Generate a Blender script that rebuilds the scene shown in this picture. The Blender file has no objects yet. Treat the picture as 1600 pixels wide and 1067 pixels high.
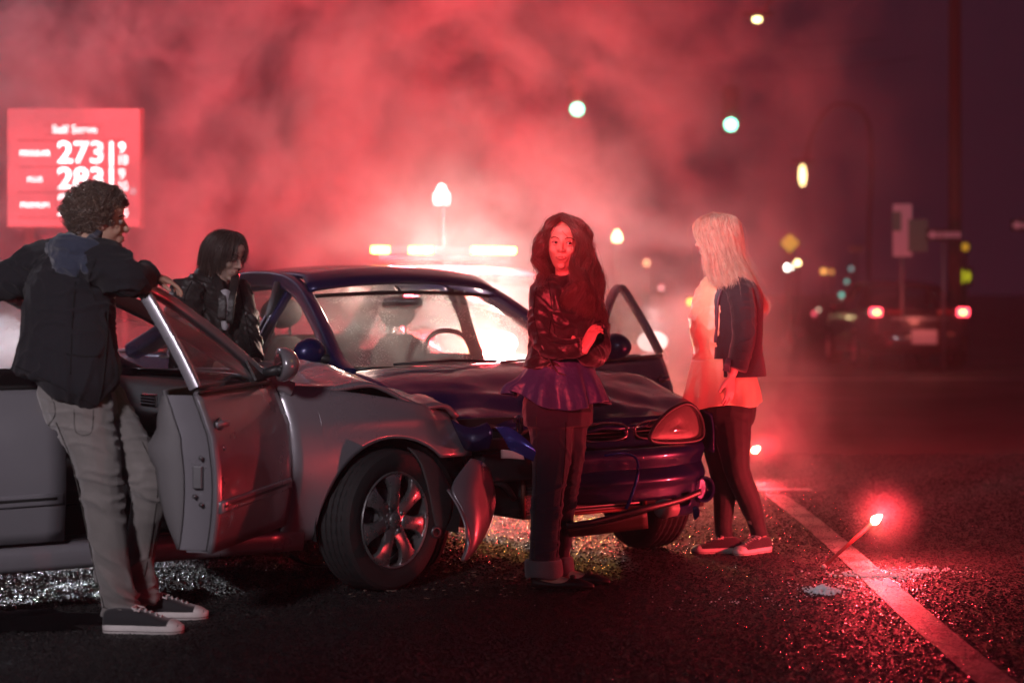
import bpy, bmesh, math, random
import numpy as np
from mathutils import Vector, Matrix, Quaternion, noise as mnoise
random.seed(7); np.random.seed(7)
R = math.radians
sc = bpy.context.scene
COL = sc.collection

# ------------------------------------------------------------------ camera, world, lights, exposure
FPX, CH, HY = 3111.0, 1.30, 448.0          # focal length in photo pixels, eye height, horizon row
cam_d = bpy.data.cameras.new('camera'); cam = bpy.data.objects.new('camera', cam_d); COL.objects.link(cam)
cam.location = (0, 0, CH); cam.rotation_euler = (R(90), 0, 0)
cam_d.sensor_width = 36; cam_d.lens = FPX * 36 / 1600; cam_d.shift_y = -(533.5 - HY) / 1600
cam_d.clip_start = 0.1; cam_d.clip_end = 600
cam_d.dof.use_dof = True; cam_d.dof.focus_distance = 8.75; cam_d.dof.aperture_fstop = 1.8
sc.camera = cam
world = bpy.data.worlds.new('World'); sc.world = world; world.use_nodes = True
wb = world.node_tree.nodes['Background']; wb.inputs[0].default_value = (0.32, 0.15, 0.36, 1); wb.inputs[1].default_value = 0.036
sc.view_settings.view_transform = 'Standard'; sc.view_settings.look = 'None'
sc.view_settings.exposure = 0.2; sc.view_settings.gamma = 1; sc.view_settings.use_curve_mapping = False
cy = sc.cycles
cy.use_denoising = True
try: cy.denoiser = 'OPENIMAGEDENOISE'
except Exception: pass
cy.max_bounces = 6; cy.diffuse_bounces = 2; cy.glossy_bounces = 3; cy.transmission_bounces = 4
cy.volume_bounces = 0; cy.transparent_max_bounces = 24
cy.volume_step_rate = 1.0; cy.volume_max_steps = 160
cy.sample_clamp_indirect = 4; cy.sample_clamp_direct = 0
cy.caustics_reflective = False; cy.caustics_refractive = False
cy.use_adaptive_sampling = True; cy.adaptive_threshold = 0.02

def P(px, py, d):
    """a point of the place from its direction in the photograph and its distance"""
    return Vector(((px - 800) / FPX * d, d, CH - (py - HY) / FPX * d))
def G(px, py, z=0.0):
    d = (CH - z) * FPX / (py - HY)
    return Vector(((px - 800) / FPX * d, d, z))

def light(name, kind, loc, power, color, size=0.1, target=None, cone=None, blend=0.5, maxb=None):
    l = bpy.data.lights.new(name, kind); l.energy = power; l.color = color
    if kind == 'AREA': l.size = size
    elif kind == 'SUN': l.angle = size
    else: l.shadow_soft_size = size
    if cone: l.spot_size = R(cone); l.spot_blend = blend
    o = bpy.data.objects.new(name, l); COL.objects.link(o); o.location = loc
    if target is not None:
        o.rotation_euler = (Vector(target) - Vector(loc)).to_track_quat('-Z', 'Y').to_euler()
    return o
RED = (1.0, 0.035, 0.055)
LK = dict(
 key=light('key_lamp', 'SPOT', (-3.2, -1.5, 4.2), 2100, (1.0, 0.88, 0.96), 0.5, (-2.0, 8.0, 0.85), 23, 1.0),  # unseen key spot added for the leaning man and the silver car
 back=light('lot_lamp', 'SPOT', (-7.5, 17.0, 5.0), 650, (0.85, 0.86, 1.0), 0.25, (-0.6, 8.5, 0.7), 45, 0.6),
 amber=light('amber_ground_fill', 'SPOT', (0.35, 14.3, 0.75), 150, (1.0, 0.52, 0.12), 0.08, (0.4, 9.6, 0), 60, 0.8),  # added without a fixture, for amber glow on the road under the car
 red_fill=light('red_fill_lamp', 'SPOT', (-0.9, 1.4, 2.0), 4500, RED, 0.10, (0.30, 8.7, 1.36), 14, 1.0),  # unseen red spot added from the front for the dark haired woman
 amber2=light('door_rim_lamp', 'SPOT', (6.5, 6.0, 5.5), 110, (1.0, 0.55, 0.14), 0.12, (-1.25, 7.75, 1.25), 9, 0.8),  # off-frame amber spot added for a rim on the open door
 fill=light('front_fill_lamp', 'SPOT', (-1.5, 0.5, 4.5), 900, (0.92, 0.9, 1.0), 0.3, (1.45, 8.9, 0.0), 9, 1.0),  # unseen soft fill added to whiten the flare ash
 head_a=light('headlight_and_fill_beam', 'SPOT', (-0.244, 14.68, 0.93), 1500, (1.0, 0.88, 0.74), 0.07, (-0.45, 9.8, 1.45), 24, 0.7),
 back_fill=light('back_fill_light', 'SPOT', (-0.3, 16.6, 1.75), 130, (1.0, 0.90, 0.86), 0.08, (0.75, 9.4, 1.45), 20, 0.8),  # back spot added for the blonde woman's hair, no fixture modelled
 side=light('side_fill_lamp', 'SPOT', (-3.0, 2.0, 4.1), 2300, (1.0, 0.90, 0.93), 0.25, (1.12, 9.78, 1.40), 6.5, 0.8),  # unseen white spot added to light the blonde woman
 right=light('sign_fill_light', 'SPOT', (5.2, 20.5, 7.0), 380, (1.0, 0.86, 0.95), 0.2, (6.6, 30.5, 1.6), 34, 0.8),  # spot added to brighten the signs, no lamp stands there
 low=light('headlight_and_fill_beam', 'SPOT', (-4.4, 16.3, 1.55), 2600, (0.92, 0.92, 1.0), 0.10, (-1.95, 9.1, 0.0), 14, 0.9),  # grazing light added for glints on the grit, no vehicle stands there
 red_a=light('strobe_light', 'POINT', (-0.9, 16.75, 1.80), 900, RED, 0.12),
 red_b=light('strobe_light', 'POINT', (-0.2, 16.95, 1.80), 740, RED, 0.12),
 head_b=light('headlight_and_fill_beam', 'SPOT', (0.898, 15.16, 0.93), 220, (1.0, 0.86, 0.80), 0.07, (0.75, 9.9, 1.5), 26, 0.7),
)

# ------------------------------------------------------------------ helpers
def node(nt, typ, **kw):
    n = nt.nodes.new(typ)
    for k, v in kw.items():
        if k.startswith('_'): setattr(n, k[1:], v)
        else:
            n.inputs[k.replace('__', ' ')].default_value = v
    return n
def c4(c): return (c[0], c[1], c[2], 1)
_m = {}
def mat(name, col=(.5,.5,.5), rough=.5, metal=0.0, bump=0.0, bscale=40, vary=0.0, vscale=6, coat=0.0, emit=None, estr=0, spec=.5, sheen=0, det=4, rvary=0):
    if name in _m: return _m[name]
    m = bpy.data.materials.new(name); m.use_nodes = True; nt = m.node_tree; b = nt.nodes['Principled BSDF']
    b.inputs['Base Color'].default_value = c4(col); b.inputs['Roughness'].default_value = rough
    b.inputs['Metallic'].default_value = metal; b.inputs['Coat Weight'].default_value = coat
    b.inputs['Coat Roughness'].default_value = .06
    b.inputs['Specular IOR Level'].default_value = spec
    if sheen: b.inputs['Sheen Weight'].default_value = sheen
    if emit: b.inputs['Emission Color'].default_value = c4(emit); b.inputs['Emission Strength'].default_value = estr
    tc = nt.nodes.new('ShaderNodeTexCoord')
    if vary or rvary:
        n = node(nt, 'ShaderNodeTexNoise', Scale=vscale, Detail=6.0, Roughness=.6); nt.links.new(tc.outputs['Object'], n.inputs['Vector'])
        if vary:
            mx = nt.nodes.new('ShaderNodeMix'); mx.data_type = 'RGBA'
            mx.inputs[6].default_value = c4([max(0, c*(1-vary)) for c in col]); mx.inputs[7].default_value = c4([min(1, c*(1+vary)) for c in col])
            nt.links.new(n.outputs['Fac'], mx.inputs[0]); nt.links.new(mx.outputs[2], b.inputs['Base Color'])
        if rvary:
            mr = node(nt, 'ShaderNodeMapRange'); mr.inputs[1].default_value = .35; mr.inputs[2].default_value = .65
            mr.inputs[3].default_value = max(.02, rough-rvary); mr.inputs[4].default_value = min(1, rough+rvary)
            nt.links.new(n.outputs['Fac'], mr.inputs[0]); nt.links.new(mr.outputs[0], b.inputs['Roughness'])
    if bump:
        n = node(nt, 'ShaderNodeTexNoise', Scale=bscale, Detail=float(det)); nt.links.new(tc.outputs['Object'], n.inputs['Vector'])
        bp = node(nt, 'ShaderNodeBump', Strength=bump, Distance=.01)
        nt.links.new(n.outputs['Fac'], bp.inputs['Height']); nt.links.new(bp.outputs[0], b.inputs['Normal'])
    _m[name] = m
    return m
def emis(name, col, s):
    if name in _m: return _m[name]
    m = bpy.data.materials.new(name); m.use_nodes = True; nt = m.node_tree; nt.nodes.clear()
    e = node(nt, 'ShaderNodeEmission', Strength=s); e.inputs[0].default_value = c4(col); o = nt.nodes.new('ShaderNodeOutputMaterial')
    nt.links.new(e.outputs[0], o.inputs[0]); _m[name] = m
    return m
def paint(name, col, metal, rough, drops=.35, dirt=.25):
    """wet car paint: clear coat, rain beads as fine relief, a film of road dirt low down"""
    m = bpy.data.materials.new(name); m.use_nodes = True; nt = m.node_tree; b = nt.nodes['Principled BSDF']; L = nt.links.new
    b.inputs['Metallic'].default_value = metal; b.inputs['Roughness'].default_value = rough
    b.inputs['Coat Weight'].default_value = .8; b.inputs['Coat Roughness'].default_value = .05
    tc = nt.nodes.new('ShaderNodeTexCoord')
    v = node(nt, 'ShaderNodeTexVoronoi', Scale=95.0, Randomness=1.0); L(tc.outputs['Object'], v.inputs['Vector'])
    mr = node(nt, 'ShaderNodeMapRange'); mr.interpolation_type = 'SMOOTHSTEP'
    mr.inputs[1].default_value = .0; mr.inputs[2].default_value = .32; mr.inputs[3].default_value = 1; mr.inputs[4].default_value = 0
    L(v.outputs['Distance'], mr.inputs[0])
    n2 = node(nt, 'ShaderNodeTexNoise', Scale=7.0, Detail=3.0); L(tc.outputs['Object'], n2.inputs['Vector'])
    gt = node(nt, 'ShaderNodeMapRange'); gt.inputs[1].default_value = .46; gt.inputs[2].default_value = .6; L(n2.outputs['Fac'], gt.inputs[0])
    mu = node(nt, 'ShaderNodeMath'); mu.operation = 'MULTIPLY'; L(mr.outputs[0], mu.inputs[0]); L(gt.outputs[0], mu.inputs[1])
    bp = node(nt, 'ShaderNodeBump', Strength=drops, Distance=.003); L(mu.outputs[0], bp.inputs['Height'])
    L(bp.outputs[0], b.inputs['Coat Normal'])
    n3 = node(nt, 'ShaderNodeTexNoise', Scale=3.0, Detail=8.0, Roughness=.65); L(tc.outputs['Object'], n3.inputs['Vector'])
    mx = nt.nodes.new('ShaderNodeMix'); mx.data_type = 'RGBA'
    mx.inputs[6].default_value = c4(col); mx.inputs[7].default_value = c4([c*(1-dirt)+.03*dirt for c in col])
    L(n3.outputs['Fac'], mx.inputs[0]); L(mx.outputs[2], b.inputs['Base Color'])
    r2 = node(nt, 'ShaderNodeMapRange'); r2.inputs[1].default_value = .4; r2.inputs[2].default_value = .7
    r2.inputs[3].default_value = rough; r2.inputs[4].default_value = rough + .15; L(n3.outputs['Fac'], r2.inputs[0]); L(r2.outputs[0], b.inputs['Roughness'])
    return m
def glass(name, tint=(.75,.8,.8), drops=.5, film=.04, scale=160):
    """car window as one sheet: clear, reflecting, with rain beads and a thin film that scatters light"""
    m = bpy.data.materials.new(name); m.use_nodes = True; nt = m.node_tree; nt.nodes.clear(); L = nt.links.new
    out = nt.nodes.new('ShaderNodeOutputMaterial'); tc = nt.nodes.new('ShaderNodeTexCoord')
    tr = nt.nodes.new('ShaderNodeBsdfTransparent'); tr.inputs[0].default_value = c4(tint)
    gl = node(nt, 'ShaderNodeBsdfGlossy', Roughness=.03); gl.inputs[0].default_value = (1,1,1,1)
    lw = node(nt, 'ShaderNodeLayerWeight', Blend=.5); fp = node(nt, 'ShaderNodeMath'); fp.operation = 'POWER'; fp.inputs[1].default_value = 5.0; L(lw.outputs['Facing'], fp.inputs[0])
    fr = node(nt, 'ShaderNodeMapRange'); fr.inputs[3].default_value = .045; fr.inputs[4].default_value = .9; L(fp.outputs[0], fr.inputs[0])
    tl = nt.nodes.new('ShaderNodeBsdfTranslucent'); tl.inputs[0].default_value = (1,1,1,1)
    df = nt.nodes.new('ShaderNodeBsdfDiffuse'); df.inputs[0].default_value = (.7,.7,.7,1)
    v = node(nt, 'ShaderNodeTexVoronoi', Scale=float(scale)); L(tc.outputs['Object'], v.inputs['Vector'])
    n2 = node(nt, 'ShaderNodeTexNoise', Scale=5.0, Detail=3.0); L(tc.outputs['Object'], n2.inputs['Vector'])
    sz = node(nt, 'ShaderNodeMapRange'); sz.inputs[1].default_value = .4; sz.inputs[2].default_value = .62; sz.inputs[3].default_value = .0; sz.inputs[4].default_value = .36
    L(n2.outputs['Fac'], sz.inputs[0])
    lt = node(nt, 'ShaderNodeMath'); lt.operation = 'LESS_THAN'; L(v.outputs['Distance'], lt.inputs[0]); L(sz.outputs[0], lt.inputs[1])
    dm = node(nt, 'ShaderNodeMath'); dm.operation = 'MULTIPLY'; dm.inputs[1].default_value = drops; L(lt.outputs[0], dm.inputs[0])
    ad = node(nt, 'ShaderNodeMath'); ad.operation = 'ADD'; ad.use_clamp = True; ad.inputs[1].default_value = film; L(dm.outputs[0], ad.inputs[0])
    m0 = nt.nodes.new('ShaderNodeMixShader'); m0.inputs[0].default_value = .35; L(tl.outputs[0], m0.inputs[1]); L(df.outputs[0], m0.inputs[2])
    m1 = nt.nodes.new('ShaderNodeMixShader'); L(ad.outputs[0], m1.inputs[0]); L(tr.outputs[0], m1.inputs[1]); L(m0.outputs[0], m1.inputs[2])
    m2 = nt.nodes.new('ShaderNodeMixShader'); L(fr.outputs[0], m2.inputs[0]); L(m1.outputs[0], m2.inputs[1]); L(gl.outputs[0], m2.inputs[2])
    L(m2.outputs[0], out.inputs[0])
    return m

def mesh(name, V, F, m=None, parent=None, smooth=True, solid=0, soff=-1, bevel=0, auto=None):
    me = bpy.data.meshes.new(name); me.from_pydata([tuple(v) for v in V], [], [tuple(int(i) for i in f) for f in F]); me.update()
    if m: me.materials.append(m)
    if smooth: me.polygons.foreach_set('use_smooth', [True]*len(me.polygons))
    o = bpy.data.objects.new(name, me); COL.objects.link(o)
    if parent: o.parent = parent
    if solid:
        md = o.modifiers.new('thick', 'SOLIDIFY'); md.thickness = solid; md.offset = soff
    if bevel:
        md = o.modifiers.new('edge', 'BEVEL'); md.width = bevel; md.segments = 2; md.limit_method = 'ANGLE'; md.angle_limit = R(40)
    if auto and smooth:
        me.set_sharp_from_angle(angle=R(auto))
    return o
def thing(name, label, cat, loc=(0,0,0), rz=0, group=None):
    o = bpy.data.objects.new(name, None); COL.objects.link(o); o.location = loc; o.rotation_euler = (0,0,rz)
    o['label'] = label; o['category'] = cat
    if group: o['group'] = group
    return o
def tag(o, label=None, cat=None, group=None, kind=None):
    if label: o['label'] = label
    if cat: o['category'] = cat
    if group: o['group'] = group
    if kind: o['kind'] = kind
    return o
def merge(parts):
    V, F, n = [], [], 0
    for v, f in parts:
        V += [tuple(p) for p in v]; F += [tuple(i+n for i in q) for q in f]; n += len(v)
    return V, F
def box(c, s, rot=None):
    cx, cy_, cz = c; a, b, h = s[0]/2, s[1]/2, s[2]/2
    V = [Vector((x, y, z)) for z in (-h, h) for y in (-b, b) for x in (-a, a)]
    if rot is not None: V = [rot @ v for v in V]
    V = [v + Vector(c) for v in V]
    return V, [(0,2,3,1),(4,5,7,6),(0,1,5,4),(2,6,7,3),(0,4,6,2),(1,3,7,5)]
def grid(fn, nu, nv, flip=False):
    V = [fn(i/nu, j/nv) for j in range(nv+1) for i in range(nu+1)]
    F = []
    for j in range(nv):
        for i in range(nu):
            a = j*(nu+1)+i; q = (a, a+1, a+nu+2, a+nu+1)
            F.append(q[::-1] if flip else q)
    return V, F
def ellipsoid(c, r, rot=None, n=16, m=10):
    V = []; F = []
    for j in range(1, m):
        t = math.pi*j/m
        for i in range(n):
            p = 2*math.pi*i/n
            V.append(Vector((r[0]*math.sin(t)*math.cos(p), r[1]*math.sin(t)*math.sin(p), r[2]*math.cos(t))))
    V.append(Vector((0,0,r[2]))); V.append(Vector((0,0,-r[2])))
    for j in range(m-2):
        for i in range(n):
            a = j*n+i; b = j*n+(i+1)%n; F.append((a, a+n, b+n, b))
    T, B = len(V)-2, len(V)-1
    for i in range(n):
        F.append((T, i, (i+1)%n)); F.append((B, (m-2)*n+(i+1)%n, (m-2)*n+i))
    if rot is not None: V = [rot @ v for v in V]
    return [v+Vector(c) for v in V], F
def crom(pts, n, closed=False):
    """Catmull-Rom through rows of numbers"""
    A = np.array([list(p) for p in pts], float); k = len(A); out = []
    segs = k if closed else k-1
    for s in range(segs):
        g = lambda i: A[i % k] if closed else A[min(max(i, 0), k-1)]
        p0, p1, p2, p3 = g(s-1), g(s), g(s+1), g(s+2)
        for i in range(n):
            t = i/n
            out.append(.5*((2*p1)+(-p0+p2)*t+(2*p0-5*p1+4*p2-p3)*t*t+(-p0+3*p1-3*p2+p3)*t**3))
    if not closed: out.append(A[-1])
    return np.array(out)
def sweep(pts, rx, ry=None, up=(0,0,1), n=8, cap=True, closed=False, shape=None):
    """tube along points; rx, ry numbers or lists; shape: list of unit (a,b) offsets"""
    pts = [Vector(p) for p in pts]; k = len(pts)
    rx = rx if hasattr(rx, '__len__') else [rx]*k
    ry = rx if ry is None else (ry if hasattr(ry, '__len__') else [ry]*k)
    sh = shape or [(math.cos(2*math.pi*i/n), math.sin(2*math.pi*i/n)) for i in range(n)]; n = len(sh)
    V, F = [], []; up = Vector(up)
    pa = None
    for i, p in enumerate(pts):
        if closed: t = (pts[(i+1)%k]-pts[i-1])
        else: t = pts[min(i+1,k-1)]-pts[max(i-1,0)]
        t = t.normalized() if t.length > 1e-9 else Vector((0,0,1))
        a = up.cross(t)
        if a.length < .05: a = pa if pa is not None else Vector((1,0,0)).cross(t)
        a = (a - t*a.dot(t)).normalized(); b = t.cross(a)
        pa = a
        for (ca, cb) in sh: V.append(p + a*ca*rx[i] + b*cb*ry[i])
    for i in range(k if closed else k-1):
        j = (i+1) % k
        for q in range(n): F.append((i*n+q, i*n+(q+1)%n, j*n+(q+1)%n, j*n+q))
    if cap and not closed:
        F.append(tuple(range(n))[::-1]); F.append(tuple((k-1)*n+i for i in range(n)))
    return V, F
SQ = [(1,1),(-1,1),(-1,-1),(1,-1)]
def rsq(r=.35):
    o = []
    for sx, sy, a0 in ((1,1,0),(-1,1,90),(-1,-1,180),(1,-1,270)):
        for k in range(3):
            a = R(a0+45*k); o.append((sx*(1-r)+r*math.cos(a), sy*(1-r)+r*math.sin(a)))
    return o
RSQ = rsq()
def lathe(prof, n=32, axis='z'):
    V, F = [], []; k = len(prof)
    for i in range(n):
        a = 2*math.pi*i/n
        for r, h in prof: V.append(Vector((r*math.cos(a), r*math.sin(a), h)))
    for i in range(n):
        j = (i+1) % n
        for q in range(k-1): F.append((i*k+q, j*k+q, j*k+q+1, i*k+q+1))
    if axis == 'y': V = [Vector((v.x, v.z, v.y)) for v in V]
    if axis == 'x': V = [Vector((v.z, v.x, v.y)) for v in V]
    return V, F
def xf(VF, M):
    return [M @ Vector(v) for v in VF[0]], VF[1]
def text(name, body, size, m, parent, loc, depth=.004, sx=1, align='CENTER', offset=0):
    c = bpy.data.curves.new(name, 'FONT'); c.body = body; c.size = size; c.extrude = depth; c.align_x = align; c.align_y = 'CENTER'; c.offset = offset
    c.materials.append(m); t_ = bpy.data.objects.new('tmp', c); COL.objects.link(t_); bpy.context.view_layer.update()
    me = bpy.data.meshes.new_from_object(t_.evaluated_get(bpy.context.evaluated_depsgraph_get())); bpy.data.objects.remove(t_)
    o = bpy.data.objects.new(name, me); COL.objects.link(o)
    o.parent = parent; o.location = loc; o.rotation_euler = (R(90), 0, 0); o.scale = (sx, 1, 1)
    return o

# ------------------------------------------------------------------ ground
def ground_mat():
    m = bpy.data.materials.new('wet_asphalt'); m.use_nodes = True; nt = m.node_tree; b = nt.nodes['Principled BSDF']; L = nt.links.new
    tc = nt.nodes.new('ShaderNodeTexCoord'); sp = tc.outputs['Object']
    v = node(nt, 'ShaderNodeTexVoronoi', Scale=125.0); L(sp, v.inputs['Vector'])
    n1 = node(nt, 'ShaderNodeTexNoise', Scale=150.0, Detail=4.0, Roughness=.7); L(sp, n1.inputs['Vector'])
    n2 = node(nt, 'ShaderNodeTexNoise', Scale=.55, Detail=4.0, Roughness=.6); L(sp, n2.inputs['Vector'])
    inv = node(nt, 'ShaderNodeMath'); inv.operation = 'SUBTRACT'; inv.inputs[0].default_value = .9; L(v.outputs['Distance'], inv.inputs[1])
    ad = node(nt, 'ShaderNodeMath'); ad.operation = 'ADD'; L(inv.outputs[0], ad.inputs[0]); L(n1.outputs['Fac'], ad.inputs[1])
    bp = node(nt, 'ShaderNodeBump', Strength=1.0, Distance=.014); L(ad.outputs[0], bp.inputs['Height'])
    v2 = node(nt, 'ShaderNodeTexVoronoi', Scale=120.0); L(sp, v2.inputs['Vector']); s2 = nt.nodes.new('ShaderNodeSeparateColor'); L(v2.outputs['Color'], s2.inputs[0])
    pw = node(nt, 'ShaderNodeMath'); pw.operation = 'POWER'; pw.inputs[1].default_value = 3.0; L(s2.outputs[0], pw.inputs[0])
    n4 = node(nt, 'ShaderNodeTexNoise', Scale=2.2, Detail=6.0, Roughness=.65); L(sp, n4.inputs['Vector'])
    m4 = node(nt, 'ShaderNodeMath'); m4.operation = 'MULTIPLY'; L(pw.outputs[0], m4.inputs[0]); L(n4.outputs['Fac'], m4.inputs[1])
    mx = nt.nodes.new('ShaderNodeMix'); mx.data_type = 'RGBA'; mx.inputs[6].default_value = (.005,.005,.006,1); mx.inputs[7].default_value = (.09,.085,.08,1)
    L(m4.outputs[0], mx.inputs[0]); L(mx.outputs[2], b.inputs['Base Color'])
    mr = node(nt, 'ShaderNodeMapRange'); mr.inputs[1].default_value = .35; mr.inputs[2].default_value = .65; mr.inputs[3].default_value = .55; mr.inputs[4].default_value = .75
    L(n2.outputs['Fac'], mr.inputs[0]); L(mr.outputs[0], b.inputs['Roughness']); L(bp.outputs[0], b.inputs['Normal'])
    b.inputs['Specular IOR Level'].default_value = .55
    return m
GM = ground_mat()
tag(mesh('ground', [(-150,-20,0),(150,-20,0),(150,300,0),(-150,300,0)], [(0,1,2,3)], GM, smooth=False), 'wet dark asphalt road surface under the crashed cars', kind='structure')
def line_mat():
    new = 'road_paint' not in _m
    m = mat('road_paint', (.30,.28,.27), .5, bump=.6, bscale=120)
    if new:   # worn through to the asphalt in specks and patches
        nt = m.node_tree; L = nt.links.new; tc = nt.nodes.new('ShaderNodeTexCoord')
        a = node(nt, 'ShaderNodeTexNoise', Scale=95.0, Detail=3.0); b2 = node(nt, 'ShaderNodeTexNoise', Scale=3.5, Detail=5.0, Roughness=.7)
        L(tc.outputs['Object'], a.inputs['Vector']); L(tc.outputs['Object'], b2.inputs['Vector'])
        s = node(nt, 'ShaderNodeMath'); s.operation = 'ADD'; L(a.outputs['Fac'], s.inputs[0]); L(b2.outputs['Fac'], s.inputs[1])
        r = node(nt, 'ShaderNodeMapRange'); r.inputs[1].default_value = .88; r.inputs[2].default_value = 1.06; L(s.outputs[0], r.inputs[0])
        x = nt.nodes.new('ShaderNodeMix'); x.data_type = 'RGBA'; x.inputs[6].default_value = (.03,.028,.027,1); x.inputs[7].default_value = (.36,.34,.32,1)
        L(r.outputs[0], x.inputs[0]); L(x.outputs[2], nt.nodes['Principled BSDF'].inputs['Base Color'])
    return m
def strip(name, pts, w, label):
    V, F = [], []
    for i, p in enumerate(pts):
        a = Vector(pts[max(i-1,0)]); c = Vector(pts[min(i+1, len(pts)-1)]); t = (c-a).normalized(); s = Vector((t.y, -t.x))*w/2
        jl, jr = random.uniform(-.006,.006), random.uniform(-.006,.006)
        V += [(p[0]-s.x*(1+jl*8), p[1]-s.y, .004), (p[0]+s.x*(1+jr*8), p[1]+s.y, .004)]
    F = [(2*i, 2*i+1, 2*i+3, 2*i+2) for i in range(len(pts)-1)]
    return tag(mesh(name, V, F, line_mat(), smooth=False), label, kind='structure')
strip('road_line', [(1.62 + .03*math.sin(y*.7), y) for y in np.arange(3, 12.6, .15)], .13, 'worn white lane line running past the flare')
strip('road_marking', [(x, 12.75) for x in np.arange(1.42, 2.0, .1)], .14, 'faint white stop line crossing behind the far flare')
strip('road_marking', [(x, 28.0) for x in np.arange(2, 26, .6)], .4, 'pale crosswalk band far across the road')
# puddle with the reflection of the price sign, and wet broken gravel beside it
def puddle(cx, cy_, rx, ry, seed, label):
    V = [(cx, cy_, .005)]
    for i in range(64):
        a = 2*math.pi*i/64; k = 1 + .5*mnoise.noise(Vector((math.cos(a)*1.7, math.sin(a)*1.7, seed)))+.3*mnoise.noise(Vector((math.cos(a)*6, math.sin(a)*6, seed)))
        V.append((cx+rx*k*math.cos(a), cy_+ry*k*math.sin(a), .005))
    o = mesh('puddle', V, [(0, i+1, (i+1)%64+1) for i in range(64)], mat('still_water', (.01,.01,.012), .02, spec=1.0), smooth=False)
    return tag(o, label, kind='structure')
puddle(-1.98, 7.76, .46, .22, 3.1, 'still puddle mirroring the red price sign beside the leaning man')
def road_stones():
    """the coarse wet aggregate of the near road as real little stones, smaller and fewer further off"""
    rng = np.random.default_rng(5); N = 270000
    d = 5.6 + (15.5-5.6)*rng.random(N)**1.25; x = (rng.random(N)*2300-1000)/FPX*d
    keep = ~(((x+1.98)/.50)**2+((d-7.76)/.24)**2 < 1)
    x, d = x[keep], d[keep]; N = len(x)
    s = rng.uniform(.0030, .0075, N)*(.8+.04*d); h = s*rng.uniform(.35, .9, N); a0 = rng.random(N)*6.283
    V = np.empty((N, 5, 3)); 
    for k in range(4):
        a = a0 + k*1.5708 + rng.normal(0, .25, N); r = s*rng.uniform(.7, 1.25, N)
        V[:,k,0] = x+r*np.cos(a); V[:,k,1] = d+r*np.sin(a); V[:,k,2] = .0005
    V[:,4,0] = x+s*rng.normal(0,.3,N); V[:,4,1] = d+s*rng.normal(0,.3,N); V[:,4,2] = h
    tri = np.array([[0,1,4],[1,2,4],[2,3,4],[3,0,4]]); L = (tri[None]+5*np.arange(N)[:,None,None]).reshape(-1)
    me = bpy.data.meshes.new('road_stones'); me.vertices.add(N*5); me.vertices.foreach_set('co', V.ravel()); me.loops.add(len(L)); me.loops.foreach_set('vertex_index', L)
    me.polygons.add(N*4); me.polygons.foreach_set('loop_start', np.arange(N*4)*3); me.polygons.foreach_set('loop_total', np.full(N*4, 3)); me.update(calc_edges=True)
    m = bpy.data.materials.new('wet_aggregate'); m.use_nodes = True; nt = m.node_tree; b = nt.nodes['Principled BSDF']
    g = nt.nodes.new('ShaderNodeNewGeometry'); mx = nt.nodes.new('ShaderNodeMix'); mx.data_type = 'RGBA'; mx.inputs[6].default_value = (.008,.008,.009,1); mx.inputs[7].default_value = (.085,.08,.075,1)
    pw = node(nt, 'ShaderNodeMath'); pw.operation = 'POWER'; pw.inputs[1].default_value = 2.5; nt.links.new(g.outputs['Random Per Island'], pw.inputs[0]); nt.links.new(pw.outputs[0], mx.inputs[0]); nt.links.new(mx.outputs[2], b.inputs['Base Color'])
    b.inputs['Roughness'].default_value = .22; b.inputs['Specular IOR Level'].default_value = .6
    me.materials.append(m); o = bpy.data.objects.new('road_stones', me); COL.objects.link(o); tag(o, 'coarse wet stones of the near asphalt surface', kind='stuff')
road_stones()
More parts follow.
